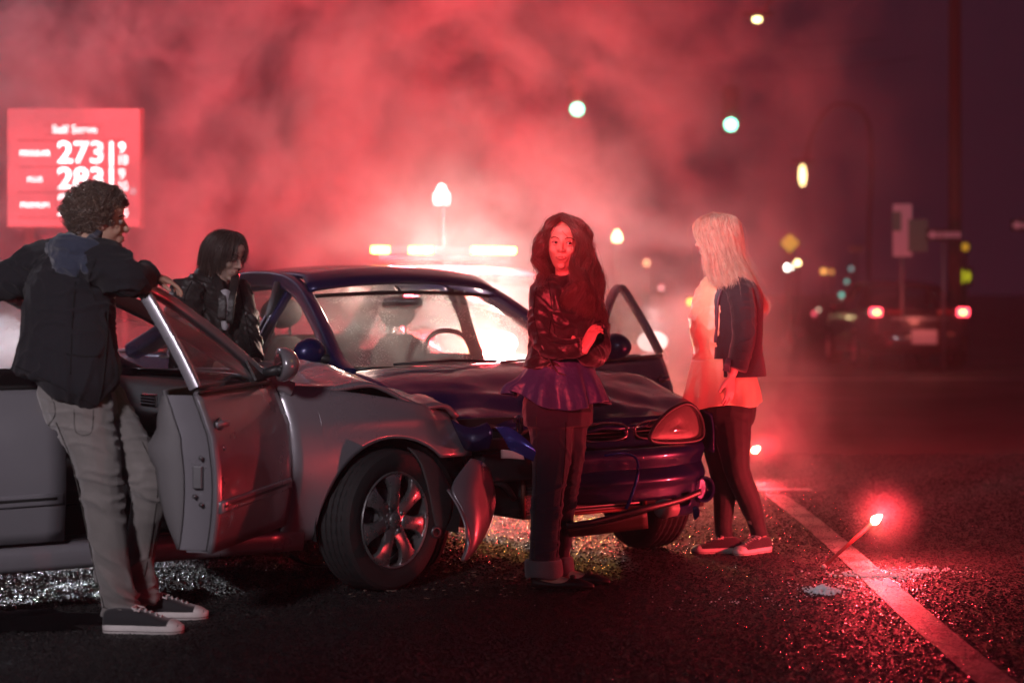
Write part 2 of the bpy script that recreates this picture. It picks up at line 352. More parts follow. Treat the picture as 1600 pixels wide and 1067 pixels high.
# ------------------------------------------------------------------ smoke and haze
def smoke_mat():
    m = bpy.data.materials.new('drifting_smoke'); m.use_nodes = True; nt = m.node_tree; nt.nodes.clear(); L = nt.links.new
    out = nt.nodes.new('ShaderNodeOutputMaterial'); tc = nt.nodes.new('ShaderNodeTexCoord')
    pv = nt.nodes.new('ShaderNodeVolumePrincipled'); pv.inputs['Color'].default_value = (.92,.9,.92,1); pv.inputs['Anisotropy'].default_value = .3
    n0 = node(nt, 'ShaderNodeTexNoise', Scale=.9, Detail=4.0); L(tc.outputs['Object'], n0.inputs['Vector'])
    va = nt.nodes.new('ShaderNodeVectorMath'); va.operation = 'SCALE'; va.inputs['Scale'].default_value = 1.5; L(n0.outputs['Color'], va.inputs[0])
    vb = nt.nodes.new('ShaderNodeVectorMath'); vb.operation = 'ADD'; L(tc.outputs['Object'], vb.inputs[0]); L(va.outputs[0], vb.inputs[1])
    n1 = node(nt, 'ShaderNodeTexNoise', Scale=1.7, Detail=8.0, Roughness=.62); L(vb.outputs[0], n1.inputs['Vector'])
    mr = node(nt, 'ShaderNodeMapRange'); mr.interpolation_type = 'SMOOTHSTEP'
    mr.inputs[1].default_value = .482; mr.inputs[2].default_value = .585; mr.inputs[3].default_value = .0; mr.inputs[4].default_value = 1.0
    L(n1.outputs['Fac'], mr.inputs[0])
    sx = nt.nodes.new('ShaderNodeSeparateXYZ'); L(tc.outputs['Object'], sx.inputs[0])
    def ramp(o, a, b):
        r = node(nt, 'ShaderNodeMapRange'); r.interpolation_type = 'SMOOTHSTEP'; r.inputs[1].default_value = a; r.inputs[2].default_value = b; L(o, r.inputs[0]); return r.outputs[0]
    def mul(a, b):
        q = node(nt, 'ShaderNodeMath'); q.operation = 'MULTIPLY'; L(a, q.inputs[0]); L(b, q.inputs[1]); return q.outputs[0]
    f = mul(ramp(sx.outputs[0], 2.7, -.6), ramp(sx.outputs[1], -1.2, .6)); f = mul(f, ramp(sx.outputs[0], -5.6, -3.4)); f = mul(f, ramp(sx.outputs[1], 3.7, 2.4)); f = mul(f, ramp(sx.outputs[2], 5.6, 4.6))
    f = mul(f, mr.outputs[0])
    q = node(nt, 'ShaderNodeMath'); q.operation = 'MULTIPLY'; q.inputs[1].default_value = .80; L(f, q.inputs[0]); L(q.outputs[0], pv.inputs['Density'])
    L(pv.outputs[0], out.inputs['Volume'])
    m.cycles.volume_sampling = 'MULTIPLE_IMPORTANCE'; m.cycles.volume_step_rate = .36
    return m
V, F = box((0,0,0), (1,1,1))
V = [Vector((-6.6 + (v.x+.5)*10, -1.2+(v.y+.5)*5.4, .02+(v.z+.5)*5.7)) for v in V]
sm = mesh('smoke', V, F, smoke_mat(), smooth=False); sm.location = (0, 11.1, 0)
tag(sm, 'billowing flare smoke lit red behind the two crashed cars', kind='stuff')
hm = bpy.data.materials.new('thin_haze'); hm.use_nodes = True; hm.node_tree.nodes.clear()
_o = hm.node_tree.nodes.new('ShaderNodeOutputMaterial'); _v = node(hm.node_tree, 'ShaderNodeVolumePrincipled', Density=.0035); _v.inputs['Color'].default_value = (.9,.88,.92,1)
_v.inputs['Anisotropy'].default_value = .3
hm.node_tree.links.new(_v.outputs[0], _o.inputs['Volume'])
V, F = box((0, 60, 6.5), (90, 140, 15.2))
tag(mesh('haze', V, F, hm, smooth=False), 'thin smoky night haze over the road', kind='stuff')
# ------------------------------------------------------------------ flares
def flare(base, tip, label, power, fume=None):
    base, tip = Vector(base), Vector(tip); t = thing('road_flare', label, 'flare', base, 0, 'burning road flares')
    d = tip-base; n = d.normalized()
    V, F = sweep([n*0, d*.5, d*.93], .0085, n=10); mesh('stick', V, F, mat('flare_paper', (.55,.05,.05), .7, bump=.3, bscale=90), t)
    V, F = sweep([n*0, d*.05], .0105, n=10); mesh('cap', V, F, mat('flare_cap', (.5,.42,.4), .6), t)
    V, F = sweep([d*.07, d*.02 + n*.002, d*.0], .007, n=8)
    pts = [d*.93, d*.96, d*1.0, d*1.05 + Vector((.004,0,.002)), d*1.08+Vector((.008,0,.004))]
    V, F = sweep(pts, [.007,.016,.020,.013,.003], n=12)
    V = [Vector(v)+Vector((random.uniform(-.002,.002),)*3) for v in V]
    mesh('flame', V, F, emis('flare_fire', (1.0,.40,.20), 160), t)
    l = light('flare_light', 'POINT', tip + n*.05, power, RED, .035); 
    # small smoke ball added round the burning tip to hold its red glow
    fm = bpy.data.materials.get('flare_glow_fume')
    if fm is None:
        fm = bpy.data.materials.new('flare_glow_fume'); fm.use_nodes = True; nt = fm.node_tree; nt.nodes.clear(); o_ = nt.nodes.new('ShaderNodeOutputMaterial')
        pv = nt.nodes.new('ShaderNodeVolumePrincipled'); tc = nt.nodes.new('ShaderNodeTexCoord'); ln = nt.nodes.new('ShaderNodeVectorMath'); ln.operation = 'LENGTH'
        nt.links.new(tc.outputs['Object'], ln.inputs[0]); nn = node(nt, 'ShaderNodeTexNoise', Scale=9.0, Detail=4.0); nt.links.new(tc.outputs['Object'], nn.inputs['Vector'])
        r_ = node(nt, 'ShaderNodeMapRange'); r_.interpolation_type = 'SMOOTHSTEP'; r_.inputs[1].default_value = .24; r_.inputs[2].default_value = .02; r_.inputs[4].default_value = .5
        nt.links.new(ln.outputs['Value'], r_.inputs[0]); q_ = node(nt, 'ShaderNodeMath'); q_.operation = 'MULTIPLY'; nt.links.new(r_.outputs[0], q_.inputs[0]); nt.links.new(nn.outputs['Fac'], q_.inputs[1])
        nt.links.new(q_.outputs[0], pv.inputs['Density']); nt.links.new(pv.outputs[0], o_.inputs['Volume'])
    if fume:
        V, F = ellipsoid((0,0,0), (.38,.38,.38), None, 16, 10); fo = mesh('flare_glow_smoke', V, F, fm); fo.location = tip + Vector((.03,0,.0)); fo.location.z = max(fo.location.z, .0)
        V = [Vector((v.x, v.y, max(v.z, -tip.z+.01))) for v in V]; fo.data.vertices.foreach_set('co', [c for v in V for c in v]); tag(fo, fume, kind='stuff')
    return t
flare(G(1285,887), P(1368,812,9.32), 'burning red road flare leaning by the white powder on the lane line', 85, 'added smoke carrying the red glow of the flare on the lane line')
flare((1.40,13.35,0), P(1180,703,13.4), 'burning red road flare further back behind the blonde woman', 45, 'added smoke carrying the red glow of the flare behind the blonde woman')
flare((-.55,12.1,0), (-.35,12.2,.26), 'red road flare hidden by smoke behind the blue car roof', 22)
flare((.62,12.6,0), (.8,12.5,.25), 'red road flare behind the open door of the blue car', 22)
flare((-2.3,12.6,0), (-2.2,12.7,.26), 'red road flare behind the man in the leather jacket', 80)
flare((2.9,6.6,0), (3.1,6.75,.25), 'added red road flare burning unseen beyond the right picture edge', 60)  # unseen flare added for red light from the front right
# ash and burnt flare powder
def ash(pts, label):
    parts = []
    for (cx, cy_, n, sx, sy, r) in pts:
        for i in range(n):
            a, q = random.random()*6.28, abs(random.gauss(0,.5))
            x, y = cx+sx*q*math.cos(a), cy_+sy*q*math.sin(a); s = r*random.uniform(.4,1.3)*(1.1-.4*min(1,q))
            h = max(0, .025*(1-q*1.5)) if r > .008 else 0
            v, f = ellipsoid((x, y, .004+s*.3+h*random.random()), (s, s*random.uniform(.6,1), s*.6), None, 5, 4)
            parts.append((v, f))
    V, F = merge(parts)
    return tag(mesh('ash', V, F, mat('flare_ash', (.85,.84,.86), .8), smooth=False), label, kind='stuff')
a1 = G(1285,925); a2 = G(1370,900); a3 = G(1440,893)
ash([(a1.x,a1.y,420,.09,.10,.009),(a2.x,a2.y,420,.24,.16,.008),(a3.x,a3.y,200,.25,.18,.006),(a1.x+.1,a1.y+.1,110,.5,.5,.004),(a1.x-.4,a1.y-.3,60,.8,.7,.0035)], 'white burnt flare powder scattered on the wet asphalt')

# ------------------------------------------------------------------ far things
WHITE_E = emis('sign_white', (1.0,.93,.93), 6)
def price_sign():
    D = 19.0; c = P(115, 262, D); w, h = 206/FPX*D, 184/FPX*D
    t = thing('price_sign', 'lit red fuel price sign with white numbers behind the leaning man', 'sign', (c.x, c.y, 0))
    red = emis('sign_red', (1.0,.11,.13), 1.4)
    V, F = box((0, .09, c.z), (w+.03, .16, h+.03)); mesh('cabinet', V, F, mat('sign_case', (.25,.1,.1), .5), t, smooth=False, bevel=.01)
    V, F = box((0, 0, c.z), (w, .02, h)); mesh('face_panel', V, F, red, t, smooth=False)
    for x in (-.45, .45):
        V, F = sweep([(x, .09, 0), (x, .09, c.z-h/2-.015)], .06, n=10); mesh('post', V, F, mat('post_metal', (.2,.2,.22), .5, .6), t)
    k = D/FPX
    def at(px, py): return ((px-115)*k, -.014, c.z-(py-262)*k)
    text('lettering', 'Self Serve', 17*k*1.05, WHITE_E, t, at(117, 203), offset=0)
    for y, w_ in ((240,'REGULAR'), (281,'PLUS'), (321,'PREMIUM')):
        text('lettering', w_, 11*k, WHITE_E, t, at(55, y), offset=0)
    for y, s in ((241,'273'), (282,'283'), (323,'293')):
        text('numerals', s, 47*k, WHITE_E, t, at(127, y-1), offset=.003, sx=1.06)
        V, F = box(at(174.5, y), (5*k, .006, 38*k)); mesh('divider', V, F, WHITE_E, t, smooth=False)
        text('numerals', '9', 23*k, WHITE_E, t, at(191, y-9), offset=.0); text('numerals', '10', 21*k, WHITE_E, t, at(192, y+10), offset=.0, sx=.8)
    ln = mat('sign_groove', (.3,.02,.03), .5)
    for y in (220, 261, 301, 340):
        V, F = box(at(112, y), (168*k, .006, 1.6*k)); mesh('groove', V, F, ln, t, smooth=False)
    for (x0, x1, y0, y1) in ((70,163,196,211),):
        for yy in (y0, y1):
            V, F = box(at((x0+x1)/2, yy), ((x1-x0)*k, .006, 1.2*k)); mesh('groove', V, F, ln, t, smooth=False)
    V, F = lathe([(.0,-.01),(.035,-.01),(.035,.0),(0,0)], 14, 'y'); mesh('button', [Vector(v)+Vector(at(208,299)) for v in V], F, emis('sign_dim', (1,.6,.65), 1.3), t)
    light('sign_light', 'AREA', (c.x, c.y-.2, c.z), 14, (1,.25,.27), 1.1, (c.x, 0, c.z-1))
price_sign()

POSTM = mat('lamp_post_metal', (.035,.03,.035), .5, .5)
def globe_lamp(px, py, D, r, col, s, label, acorn=True):
    c = P(px, py, D); t = thing('street_lamp', label, 'street lamp', (c.x, c.y, 0), 0, 'globe lamps along the far pavement')
    V, F = sweep([(0,0,0),(0,0,.25),(0,0,.3),(0,0,c.z-r*1.3),(0,0,c.z-r)], [.13,.12,.06,.045,.09], n=12); mesh('post', V, F, POSTM, t)
    prof = [(.02, -r),(r*.8,-r*.85),(r,-.1*r),(r*.9,.4*r),(r*.55,.85*r),(r*.48,1.0*r),(r*.45,1.25*r),(r*.25,1.5*r),(.005,1.6*r)] if acorn else [(.01,-r),(r*.7,-r*.7),(r,0),(r*.7,r*.7),(.01,r)]
    V, F = lathe(prof, 20); mesh('globe', [Vector(v)+Vector((0,0,c.z)) for v in V], F, emis('globe_light_%d' % int(px), col, s), t)
    V, F = lathe([(r*.5,-r*1.1),(r*.55,-r*.95),(r*.5,-r*.85)], 16); mesh('collar', [Vector(v)+Vector((0,0,c.z)) for v in V], F, POSTM, t)
globe_lamp(690, 308, 34, .135, (1,.93,.85), 18, 'large acorn street lamp glowing white in the smoke above the police car')
globe_lamp(964, 371, 52, .12, (1,.75,.35), 12, 'yellow globe street lamp between the two women')
globe_lamp(1010, 411, 75, .13, (1,.45,.2), 2.6, 'dim orange globe lamp low to the right of the yellow one', False)
globe_lamp(1033, 450, 75, .10, (1,.35,.35), 2.2, 'faint pink globe lamp lowest of those between the women', False)
globe_lamp(1232, 418, 45, .085, (1,.95,.8), 14, 'bright white globe lamp under the yellow diamond sign', False)
globe_lamp(1246, 411, 55, .085, (1,.8,.35), 8, 'smaller yellow globe lamp beside the bright white one', False)
def signal(px, py, D, label, arm_to):
    c = P(px, py, D); t = thing('traffic_light', label, 'traffic light', (c.x, c.y, 0), 0, 'green traffic lights over the road')
    blk = mat('signal_case', (.02,.02,.02), .5)
    V, F = box((0, .12, c.z+.33), (.38, .2, 1.06)); mesh('housing', V, F, blk, t, smooth=False, bevel=.02)
    for i, (cc, e) in enumerate((((.02,1,.55), 22), ((.08,.05,.01), 0), ((.08,.01,.01), 0))):
        m_ = emis('signal_green', (.22,1.0,.62), 9) if i == 0 else mat('signal_lens_%d' % i, cc, .3)
        V, F = lathe([(0,-.03),(.095,-.025),(.13,0),(.13,.03)], 20, 'y'); mesh('lens', [Vector(v)+Vector((0,0,c.z+.33*i)) for v in V], F, m_, t)
        V, F = grid(lambda u, v: Vector((.18*math.cos(R(-20+220*u)), -.02-.12*v*(.6+.4*math.sin(R(-20+220*u))), c.z+.33*i+.18*math.sin(R(-20+220*u)))), 12, 2); mesh('visor', V, F, blk, t, solid=.006)
    V, F = sweep([(0,.12,c.z+.84),(0,.12,c.z+1.1)], .02, n=6); mesh('hanger', V, F, blk, t)
    V, F = sweep([(-arm_to,.12,c.z+1.5),(-arm_to/2,.12,c.z+1.2),(0,.12,c.z+1.1),(arm_to/2,.12,c.z+1.2),(arm_to,.12,c.z+1.5)], .010, n=6); mesh('span_wire', V, F, POSTM, t)
signal(902, 171, 42, 'green traffic light high above the woman in the red glow', 6.5)
signal(1142, 195, 44, 'green traffic light above the blonde woman', 4.2)
def street_light(px, py, D, label, reach, col, s, sy=.4):
    c = P(px, py, D); t = thing('street_light', label, 'street light', (c.x+reach, c.y, 0))
    V, F = sweep(crom([(0,0,0),(0,0,c.z*.6),(0,0,c.z+1.2),(-reach*.5,0,c.z+1.7),(-reach*.85,0,c.z+1.0),(-reach+.05,0,c.z+.08)], 5), .045, n=8); mesh('mast', V, F, POSTM, t)
    V, F = ellipsoid((-reach,0,c.z+.13*sy+.05), (.32,.16,.07)); mesh('lamp_head', V, F, POSTM, t)
    V, F = ellipsoid((-reach,-.0,c.z), (.085,.085,.13*sy)); mesh('lamp_lens', V, F, emis('cobra_%d'%int(px), col, s), t)
street_light(1183, 31, 38, 'cobra head street light glowing yellow at the top of the picture', 6.2, (1,.85,.35), 8, .4)
street_light(1254, 274, 48, 'tall yellow street light above the yellow diamond sign', 1.6, (1,.72,.3), 5, 2.0)
def pole(px, D, h, r, label, name='utility_pole'):
    x = (px-800)/FPX*D; V, F = sweep([(0,0,0),(0,0,h)], [r, r*.8], n=12)
    t = thing(name, label, 'pole', (x, D, 0)); mesh('shaft', V, F, mat('weathered_wood', (.09,.07,.06), .8, bump=.4, bscale=30), t)
    V, F = box((0,-r-.03,h-.7), (2.2,.09,.11)); mesh('crossarm', V, F, mat('weathered_wood'), t, smooth=False)
    for x_ in (-.95,-.4,.4,.95):
        V, F = lathe([(0,0),(.04,.0),(.045,.06),(.02,.1),(0,.11)], 10); mesh('insulator', [Vector(v)+Vector((x_,-r-.03,h-.645)) for v in V], F, mat('porcelain', (.3,.25,.22), .3), t)
pole(1492, 33, 9.5, .12, 'tall dark utility pole rising behind the one way sign')
# signs at the right
def panel_sign(name, label, px, py, D, wpx, hpx, board, frame=None, postw=.03, diamond=False, post=True, tilt=0):
    c = P(px, py, D); k = D/FPX; w, h = wpx*k, hpx*k; t = thing(name, label, 'sign', (c.x, c.y, 0), tilt)
    rot = Matrix.Rotation(R(45), 3, 'Y') if diamond else None
    V, F = box((0,0,c.z), (w,.008,h), rot if diamond else None); 
    if diamond: V, F = box((0,0,0), (w,.008,h), rot); V = [v+Vector((0,0,c.z)) for v in V]
    mesh('board', V, F, board, t, smooth=False, bevel=.002)
    if post:
        V, F = sweep([(0,.04,0),(0,.04,c.z+h*.4)], postw, n=8); mesh('post', V, F, mat('post_metal', (.2,.2,.22), .5, .6), t)
    return t, c, k, w, h
SW = mat('sign_sheet_white', (.75,.62,.7), .45); SB = mat('sign_sheet_black', (.02,.02,.02), .4); SG = mat('sign_sheet_green', (.10,.22,.17), .45); SY = mat('sign_sheet_yellow', (.75,.5,.03), .45)
def oneway(px, py, D, label, wpx=56):
    t, c, k, w, h = panel_sign('one_way_sign', label, px, py, D, wpx, 19, SB)
    a = [(-w*.47,0),(-w*.30,h*.42),(-w*.30,h*.22),(w*.46,h*.22),(w*.46,-h*.22),(-w*.30,-h*.22),(-w*.30,-h*.42)]
    V = [(x, -.0065, c.z+z) for x, z in a]+[(x, -.0045, c.z+z) for x, z in a]; n = len(a)
    F = [tuple(range(n))]+[(i, i+n, (i+1)%n+n, (i+1)%n) for i in range(n)]
    mesh('arrow', V, F, SW, t, smooth=False)
    text('lettering', 'ONE WAY', h*.42, SB, t, (w*.08, -.0075, c.z), .0008)
    return t
oneway(1475, 367, 30, 'one way sign with arrow pointing left over the parked sedan')
oneway(1607, 352, 30, 'one way sign cut off by the picture edge')
t, c, k, w, h = panel_sign('street_sign', 'pale green street sign board on a post over the dark sedan', 1410, 360, 31, 30, 82, SW)
V, F = box((.24,-.012,c.z-.08), (.30,.008,.50)); mesh('side_board', V, F, SG, t, smooth=False)
V, F = box((-.09,-.012,c.z+.14), (.14,.006,.30)); mesh('green_field', V, F, SG, t, smooth=False)
t, c, k, w, h = panel_sign('street_sign', 'small pale street name plate left of the green sign', 1338, 389, 46, 22, 9, mat('sign_cream', (.5,.45,.35), .5))
t, c, k, w, h = panel_sign('warning_sign', 'yellow diamond warning sign above the white globe lamp', 1234, 380, 40, 22, 22, emis('glowing_yellow', (1,.55,.05), .55), diamond=True)  # board given a glow in place of light falling on it
for zz, l in ((0, 'PED'), ):
    pass
# small far lights of the junction
def small_light(px, py, D, r, col, s, label, cat, name):
    c = P(px, py, D); t = thing(name, label, cat, (c.x, c.y, 0))
    V, F = sweep([(0,0,0),(0,0,c.z-r)], .035, n=6); mesh('post', V, F, POSTM, t)
    V, F = box((0,.06,c.z), (r*2.6,.1,r*2.8)); mesh('housing', V, F, mat('signal_case'), t, smooth=False)
    V, F = ellipsoid((0,0,c.z), (r,.03,r)); mesh('lens', V, F, emis('junction_%d_%d' % (px, py), col, s), t)
small_light(1315, 461, 60, .07, (.25,.8,.65), 1.2, 'dim green junction signal right of the amber pair', 'traffic light', 'junction_signal')
small_light(1301, 475, 60, .075, (.05,.95,.75), 2.6, 'vivid turquoise junction signal left of the sedan', 'traffic light', 'junction_signal')
small_light(1330, 420, 62, .07, (.3,.5,.5), .8, 'faintest grey green junction signal under the name plate', 'traffic light', 'junction_signal')
small_light(1323, 440, 62, .06, (.2,.7,.6), 1.0, 'faint green junction signal between two others', 'traffic light', 'junction_signal')
small_light(1287, 424, 58, .085, (1,.45,.1), 1.8, 'amber signal on the left of the amber pair', 'traffic light', 'amber_signal')
small_light(1299, 425, 60, .08, (1,.4,.1), .8, 'dimmer amber signal on the right of the amber pair', 'traffic light', 'amber_signal')
small_light(1327, 517, 55, .07, (1,.08,.15), 3.0, 'small red marker lamp low beside the sedan', 'marker lamp', 'marker_lamp')
small_light(1272, 490, 60, .07, (1,.1,.15), 1.6, 'red marker lamp at knee height left of the turquoise signal', 'marker lamp', 'marker_lamp')
small_light(1279, 484, 60, .05, (1,.7,.5), 1.5, 'tiny white marker lamp touching the red one', 'marker lamp', 'marker_lamp')
small_light(1079, 472, 50, .085, (1,.5,.05), 6, 'amber lamp half hidden behind the blonde woman', 'marker lamp', 'marker_lamp')
small_light(1506, 432, 34, .12, (.7,.7,.02), .6, 'yellow green reflective thing glowing right of the sedan', 'marker lamp', 'glow_spot')  # reflected light drawn as a glowing lens, no lamp there
small_light(1508, 386, 34, .07, (.8,.4,.03), .5, 'dim amber lamp under the one way sign', 'marker lamp', 'glow_spot')
# ------------------------------------------------------------------ cars
RUB = mat('tyre_rubber', (.018,.018,.019), .75, bump=.25, bscale=60, vary=.3, vscale=20)
BLK = mat('black_plastic', (.02,.02,.022), .45, bump=.15, bscale=120, vary=.2)
DRK = mat('underbody_dark', (.012,.012,.013), .8)
SEAM = mat('rubber_seal', (.02,.02,.02), .35)
INT = mat('grey_upholstery', (.10,.095,.095), .85, bump=.3, bscale=200, vary=.15)
INTL = mat('door_trim_grey', (.15,.145,.15), .7, bump=.15, bscale=150)
ALU = mat('wheel_alloy', (.50,.49,.50), .32, .85, rvary=.1, vary=.15, vscale=25)
CHR = mat('chrome', (.75,.75,.77), .08, 1.0)
STEEL = mat('bare_steel', (.22,.22,.23), .4, .8, vary=.3, vscale=14)
GLS = glass('side_glass', drops=.30, film=.015)
GLW = glass('wet_windscreen', tint=(.85,.85,.85), drops=.42, film=.035, scale=130)
GLC = glass('clean_glass', drops=.05, film=.01)

class Car: pass
def sstep(a, b, x):
    t = min(1, max(0, (x-a)/(b-a))); return t*t*(3-2*t)
def lerp(a, b, t): return a+(b-a)*t
ZB0 = .90
def zbelt(u): return .905 + .02*sstep(-.5, -2.4, u)
def zhoodside(u): return lerp(.885, .70, sstep(-.6, .9, u)**1.1)
def halfw(u, W):
    w = W
    if u > .1: w -= .16*((u-.1)/.75)**2
    if u < -2.5: w -= .10*((-u-2.5)/1.1)**2
    return w
def side(u, z, W=.85):
    """half width of the body at u, z"""
    w = halfw(u, W)
    w -= .085*((z-.56)/.36)**2 if z > .56 else .055*((.56-z)/.36)**2
    w += .006*math.exp(-((z-.74)/.03)**2)
    return w
TAIL, NOSE = -3.52, .80
def arch_lo(u, sill, uc=0.0, Rr=.355, zc=.30):
    if abs(u-uc) < Rr: return max(sill, zc + math.sqrt(max(0, Rr*Rr-(u-uc)**2)))
    return sill
def cols(u0, u1, n, arcs=()):
    s = set(np.linspace(u0, u1, n).round(5))
    for uc in arcs:
        for k in range(33):
            x = uc + .355*math.cos(math.pi*k/32)
            if min(u0,u1) < x < max(u0,u1): s.add(round(x, 5))
        for e in (-.356, .356):
            if min(u0,u1) < uc+e < max(u0,u1): s.add(uc+e)
    return sorted(s)
def side_panel(C, s, uu, lo, hi, nz, edge0=None, edge1=None, dz=None):
    """a body side panel: columns at uu, from lo(u) to hi(u); edge0/edge1(z): shift of the two ends"""
    V, F = [], []; n = len(uu); a, b = uu[0], uu[-1]
    for j in range(nz+1):
        t = j/nz
        for u in uu:
            l, h = lo(u), hi(u); z = l+(h-l)*t; q = (u-a)/(b-a); du = 0
            if edge0: du += edge0(z)*(1-q)
            if edge1: du += edge1(z)*q
            y = side(u+du, z, C.W)
            V.append(Vector((u+du, s*y, z)))
    for j in range(nz):
        for i in range(n-1):
            k = j*n+i; f = (k, k+1, k+n+1, k+n); F.append(f if s < 0 else f[::-1])
    return V, F
def win_y(z, s, C): return s*(side(-1, .905, C.W) - .50*(z-.905) - .25*max(0, z-.905)**2)
def win_outline(which, C):
    if which == 'front':
        p = [(-.60,.925),(-.72,1.0),(-.92,1.115),(-1.12,1.215),(-1.25,1.270),(-1.345,1.295),(-1.385,1.28),(-1.395,1.22),(-1.405,1.06),(-1.415,.925)]
    else:
        p = [(-1.46,.925),(-1.455,1.1),(-1.45,1.24),(-1.475,1.29),(-1.68,1.298),(-1.95,1.27),(-2.12,1.2),(-2.27,1.07),(-2.36,.94),(-2.2,.925)]
    return p
def build_car(name, label, cat, loc, rz, C, group=None):
    T = thing(name, label, cat, loc, rz, group); C.T = T; W = C.W
    dm = C.damage if getattr(C, 'damage', None) else (lambda v, part: v)
    def put(nm, VF, m, parent=T, part=None, **kw):
        V = [dm(Vector(v), part or nm) for v in VF[0]]
        return mesh(nm, V, VF[1], m, parent, **kw)
    PM = C.paint
    SILL = .245
    # sills, floor and inner dark structure
    for s in (-1, 1):
        V, F = grid(lambda a, b: Vector((lerp(-2.26,-.40,a), s*(side(-1,.27,W)-.005+.012*math.sin(b*math.pi)-.05*b*(b>.9)), lerp(.205,.315,b))), 12, 5, flip=s > 0)
        put('sill', (V, F), PM, solid=.03)
        V, F = box((-1.33, s*(W-.16), .30), (1.85, .17, .025)); put('sill_plate', (V, F), BLK, smooth=False)
    V, F = merge([box((-1.45,0,.26),(2.6,1.42,.06)), box((C.eng,0,.42),(.85,1.0,.30)), box((-3.0,0,.40),(.9,1.35,.3)), box((-.50,0,.58),(.06,1.45,.60)), box((-2.5,0,.55),(.06,1.3,.5))])
    put('underbody', (V, F), DRK, smooth=False)
    # fenders
    f_end = getattr(C, 'fender_end', .46)
    for s in (-1, 1):
        ed = lambda z: .045*math.sin((z-.25)/.65*math.pi)
        uu = cols(-.52, f_end, 16, (0,))
        V, F = side_panel(C, s, uu, lambda u: arch_lo(u, SILL if u < 0 else C.fender_low), zhoodside, 12, edge0=ed)
        put('fender', (V, F), PM, part='fender%d' % s, solid=.012, auto=26)
        # arch liner
        V, F = grid(lambda a, b: Vector((.352*math.cos(math.pi*a*1.12-.2), s*(W-.02-.30*b), .30+.352*math.sin(math.pi*a*1.12-.2))), 20, 3)
        put('wheel_liner', (V, F), DRK)
        V, F = grid(lambda a, b: Vector((-2.62+.352*math.cos(math.pi*a*1.12-.2), s*(W-.05-.25*b), .30+.352*math.sin(math.pi*a*1.12-.2))), 20, 3)
        put('wheel_liner', (V, F), DRK)
        # rear quarter
        uu = cols(TAIL, -2.44, 14, (-2.62,))
        def zq(u): return lerp(.93, .90, sstep(-2.4, -3.5, u))
        V, F = side_panel(C, s, uu, lambda u: arch_lo(u, .26, -2.62), zq, 12)
        put('rear_quarter', (V, F), PM, solid=.012)
    # doors
    C.doors = {}
    for s in (-1, 1):
        for which in ('front', 'rear'):
            ang = C.open.get((which, s), 0)
            hinge = Vector((-.50 if which == 'front' else -1.42, s*(W-.05), 0))
            M = Matrix.Translation(hinge) @ Matrix.Rotation(-s*R(ang), 4, 'Z') @ Matrix.Translation(-hinge)
            if ang: M = Matrix.Translation(Vector((0, s*.01, 0))) @ M
            dx = lambda VF: ([M @ Vector(v) for v in VF[0]], VF[1])
            a, b = (-1.43, -.527) if which == 'front' else (-2.46, -1.44)
            e0 = (lambda z: 0.0) if which == 'front' else (lambda z: .0)
            e1 = (lambda z: .045*math.sin((z-.25)/.65*math.pi)) if which == 'front' else (lambda z: 0)
            lo = (lambda u: .318) if which == 'front' else (lambda u: arch_lo(u, .318, -2.62, .362))
            if which == 'front': uu = cols(a, b, 18)
            else: uu = cols(a, b, 14, (-2.62,))
            VF = side_panel(C, s, uu, lo, zbelt, 14, edge0=e0, edge1=e1)
            D = mesh('door', *dx(VF), PM, T, solid=.012)
            C.doors[(which, s)] = (D, M)
            ip = lambda nm, VF, m, **kw: mesh(nm, *dx(VF), m, D, **kw)
            # inner structure: shut faces and trim
            if which == 'front' or ang:
                zz = np.linspace(.33, .90, 13)
                def shut(u_edge, e):
                    V, F = [], []
                    for z in zz:
                        y = side(u_edge, z, W); uE = u_edge + e(z)
                        V += [(uE, s*(y-.012), z), (uE+(.012 if u_edge < -1 else -.012), s*(y-.055), z), (uE+(.012 if u_edge < -1 else -.012), s*(y-.13), z)]
                    for j in range(len(zz)-1):
                        for q in range(2): F.append((3*j+q, 3*j+q+1, 3*j+q+4, 3*j+q+3))
                    return V, F
                ip('shut_face', shut(a+.004, e0), PM); ip('shut_face', shut(b-.004, e1), PM)
                V, F = grid(lambda p, q: Vector((lerp(a+.013, b-.013, p), s*(side(-1, lerp(.34,.90,q), W)-.13-.13*math.sin(q*math.pi)**.6*sstep(0,.06,p)*sstep(1,.9,p)-.04*sstep(.5,.58,q)*sstep(.74,.66,q)*sstep(.02,.12,p)), lerp(.335,.915,q))), 24, 20, flip=s > 0)
                ip('inner_trim', (V, F), INTL, solid=.01)
                V, F = box((lerp(a,b,.5), s*(side(-1,.62,W)-.075), .33), (b-a-.05, .10, .02)); ip('door_bottom', (V, F), PM, smooth=False)
                V, F = sweep([(a+.010, s*(side(a,z,W)-.020), z) for z in zz], .005, n=6, up=(0,1,0)); ip('door_seal', (V, F), SEAM)
                if ang:
                    V, F = box((a+.003, s*(side(-1,.60,W)-.075), .60), (.022,.035,.085)); ip('latch', (V, F), STEEL, smooth=False, bevel=.004)
                    for zb_ in (.53,.67,.50): 
                        V, F = lathe([(0,0),(.009,.0),(.009,.006),(0,.008)], 8, 'x'); ip('bolt', ([Vector((a-.001-p.x, p.y+s*(side(-1,.6,W)-.06-(.025 if zb_==.53 else 0)), p.z+zb_)) for p in V], F), STEEL)
                    V, F = sweep(crom([(b-.25, s*(W-.26), .60),(b-.35, s*(W-.29), .63),(b-.65, s*(W-.29), .66),(b-.8, s*(W-.25), .66)], 4), .022, .03, n=8); ip('armrest', (V, F), INTL)
            # window frame
            out = win_outline(which, C); cp = crom([(u, win_y(z, s, C), z) for u, z in out], 4, closed=False)
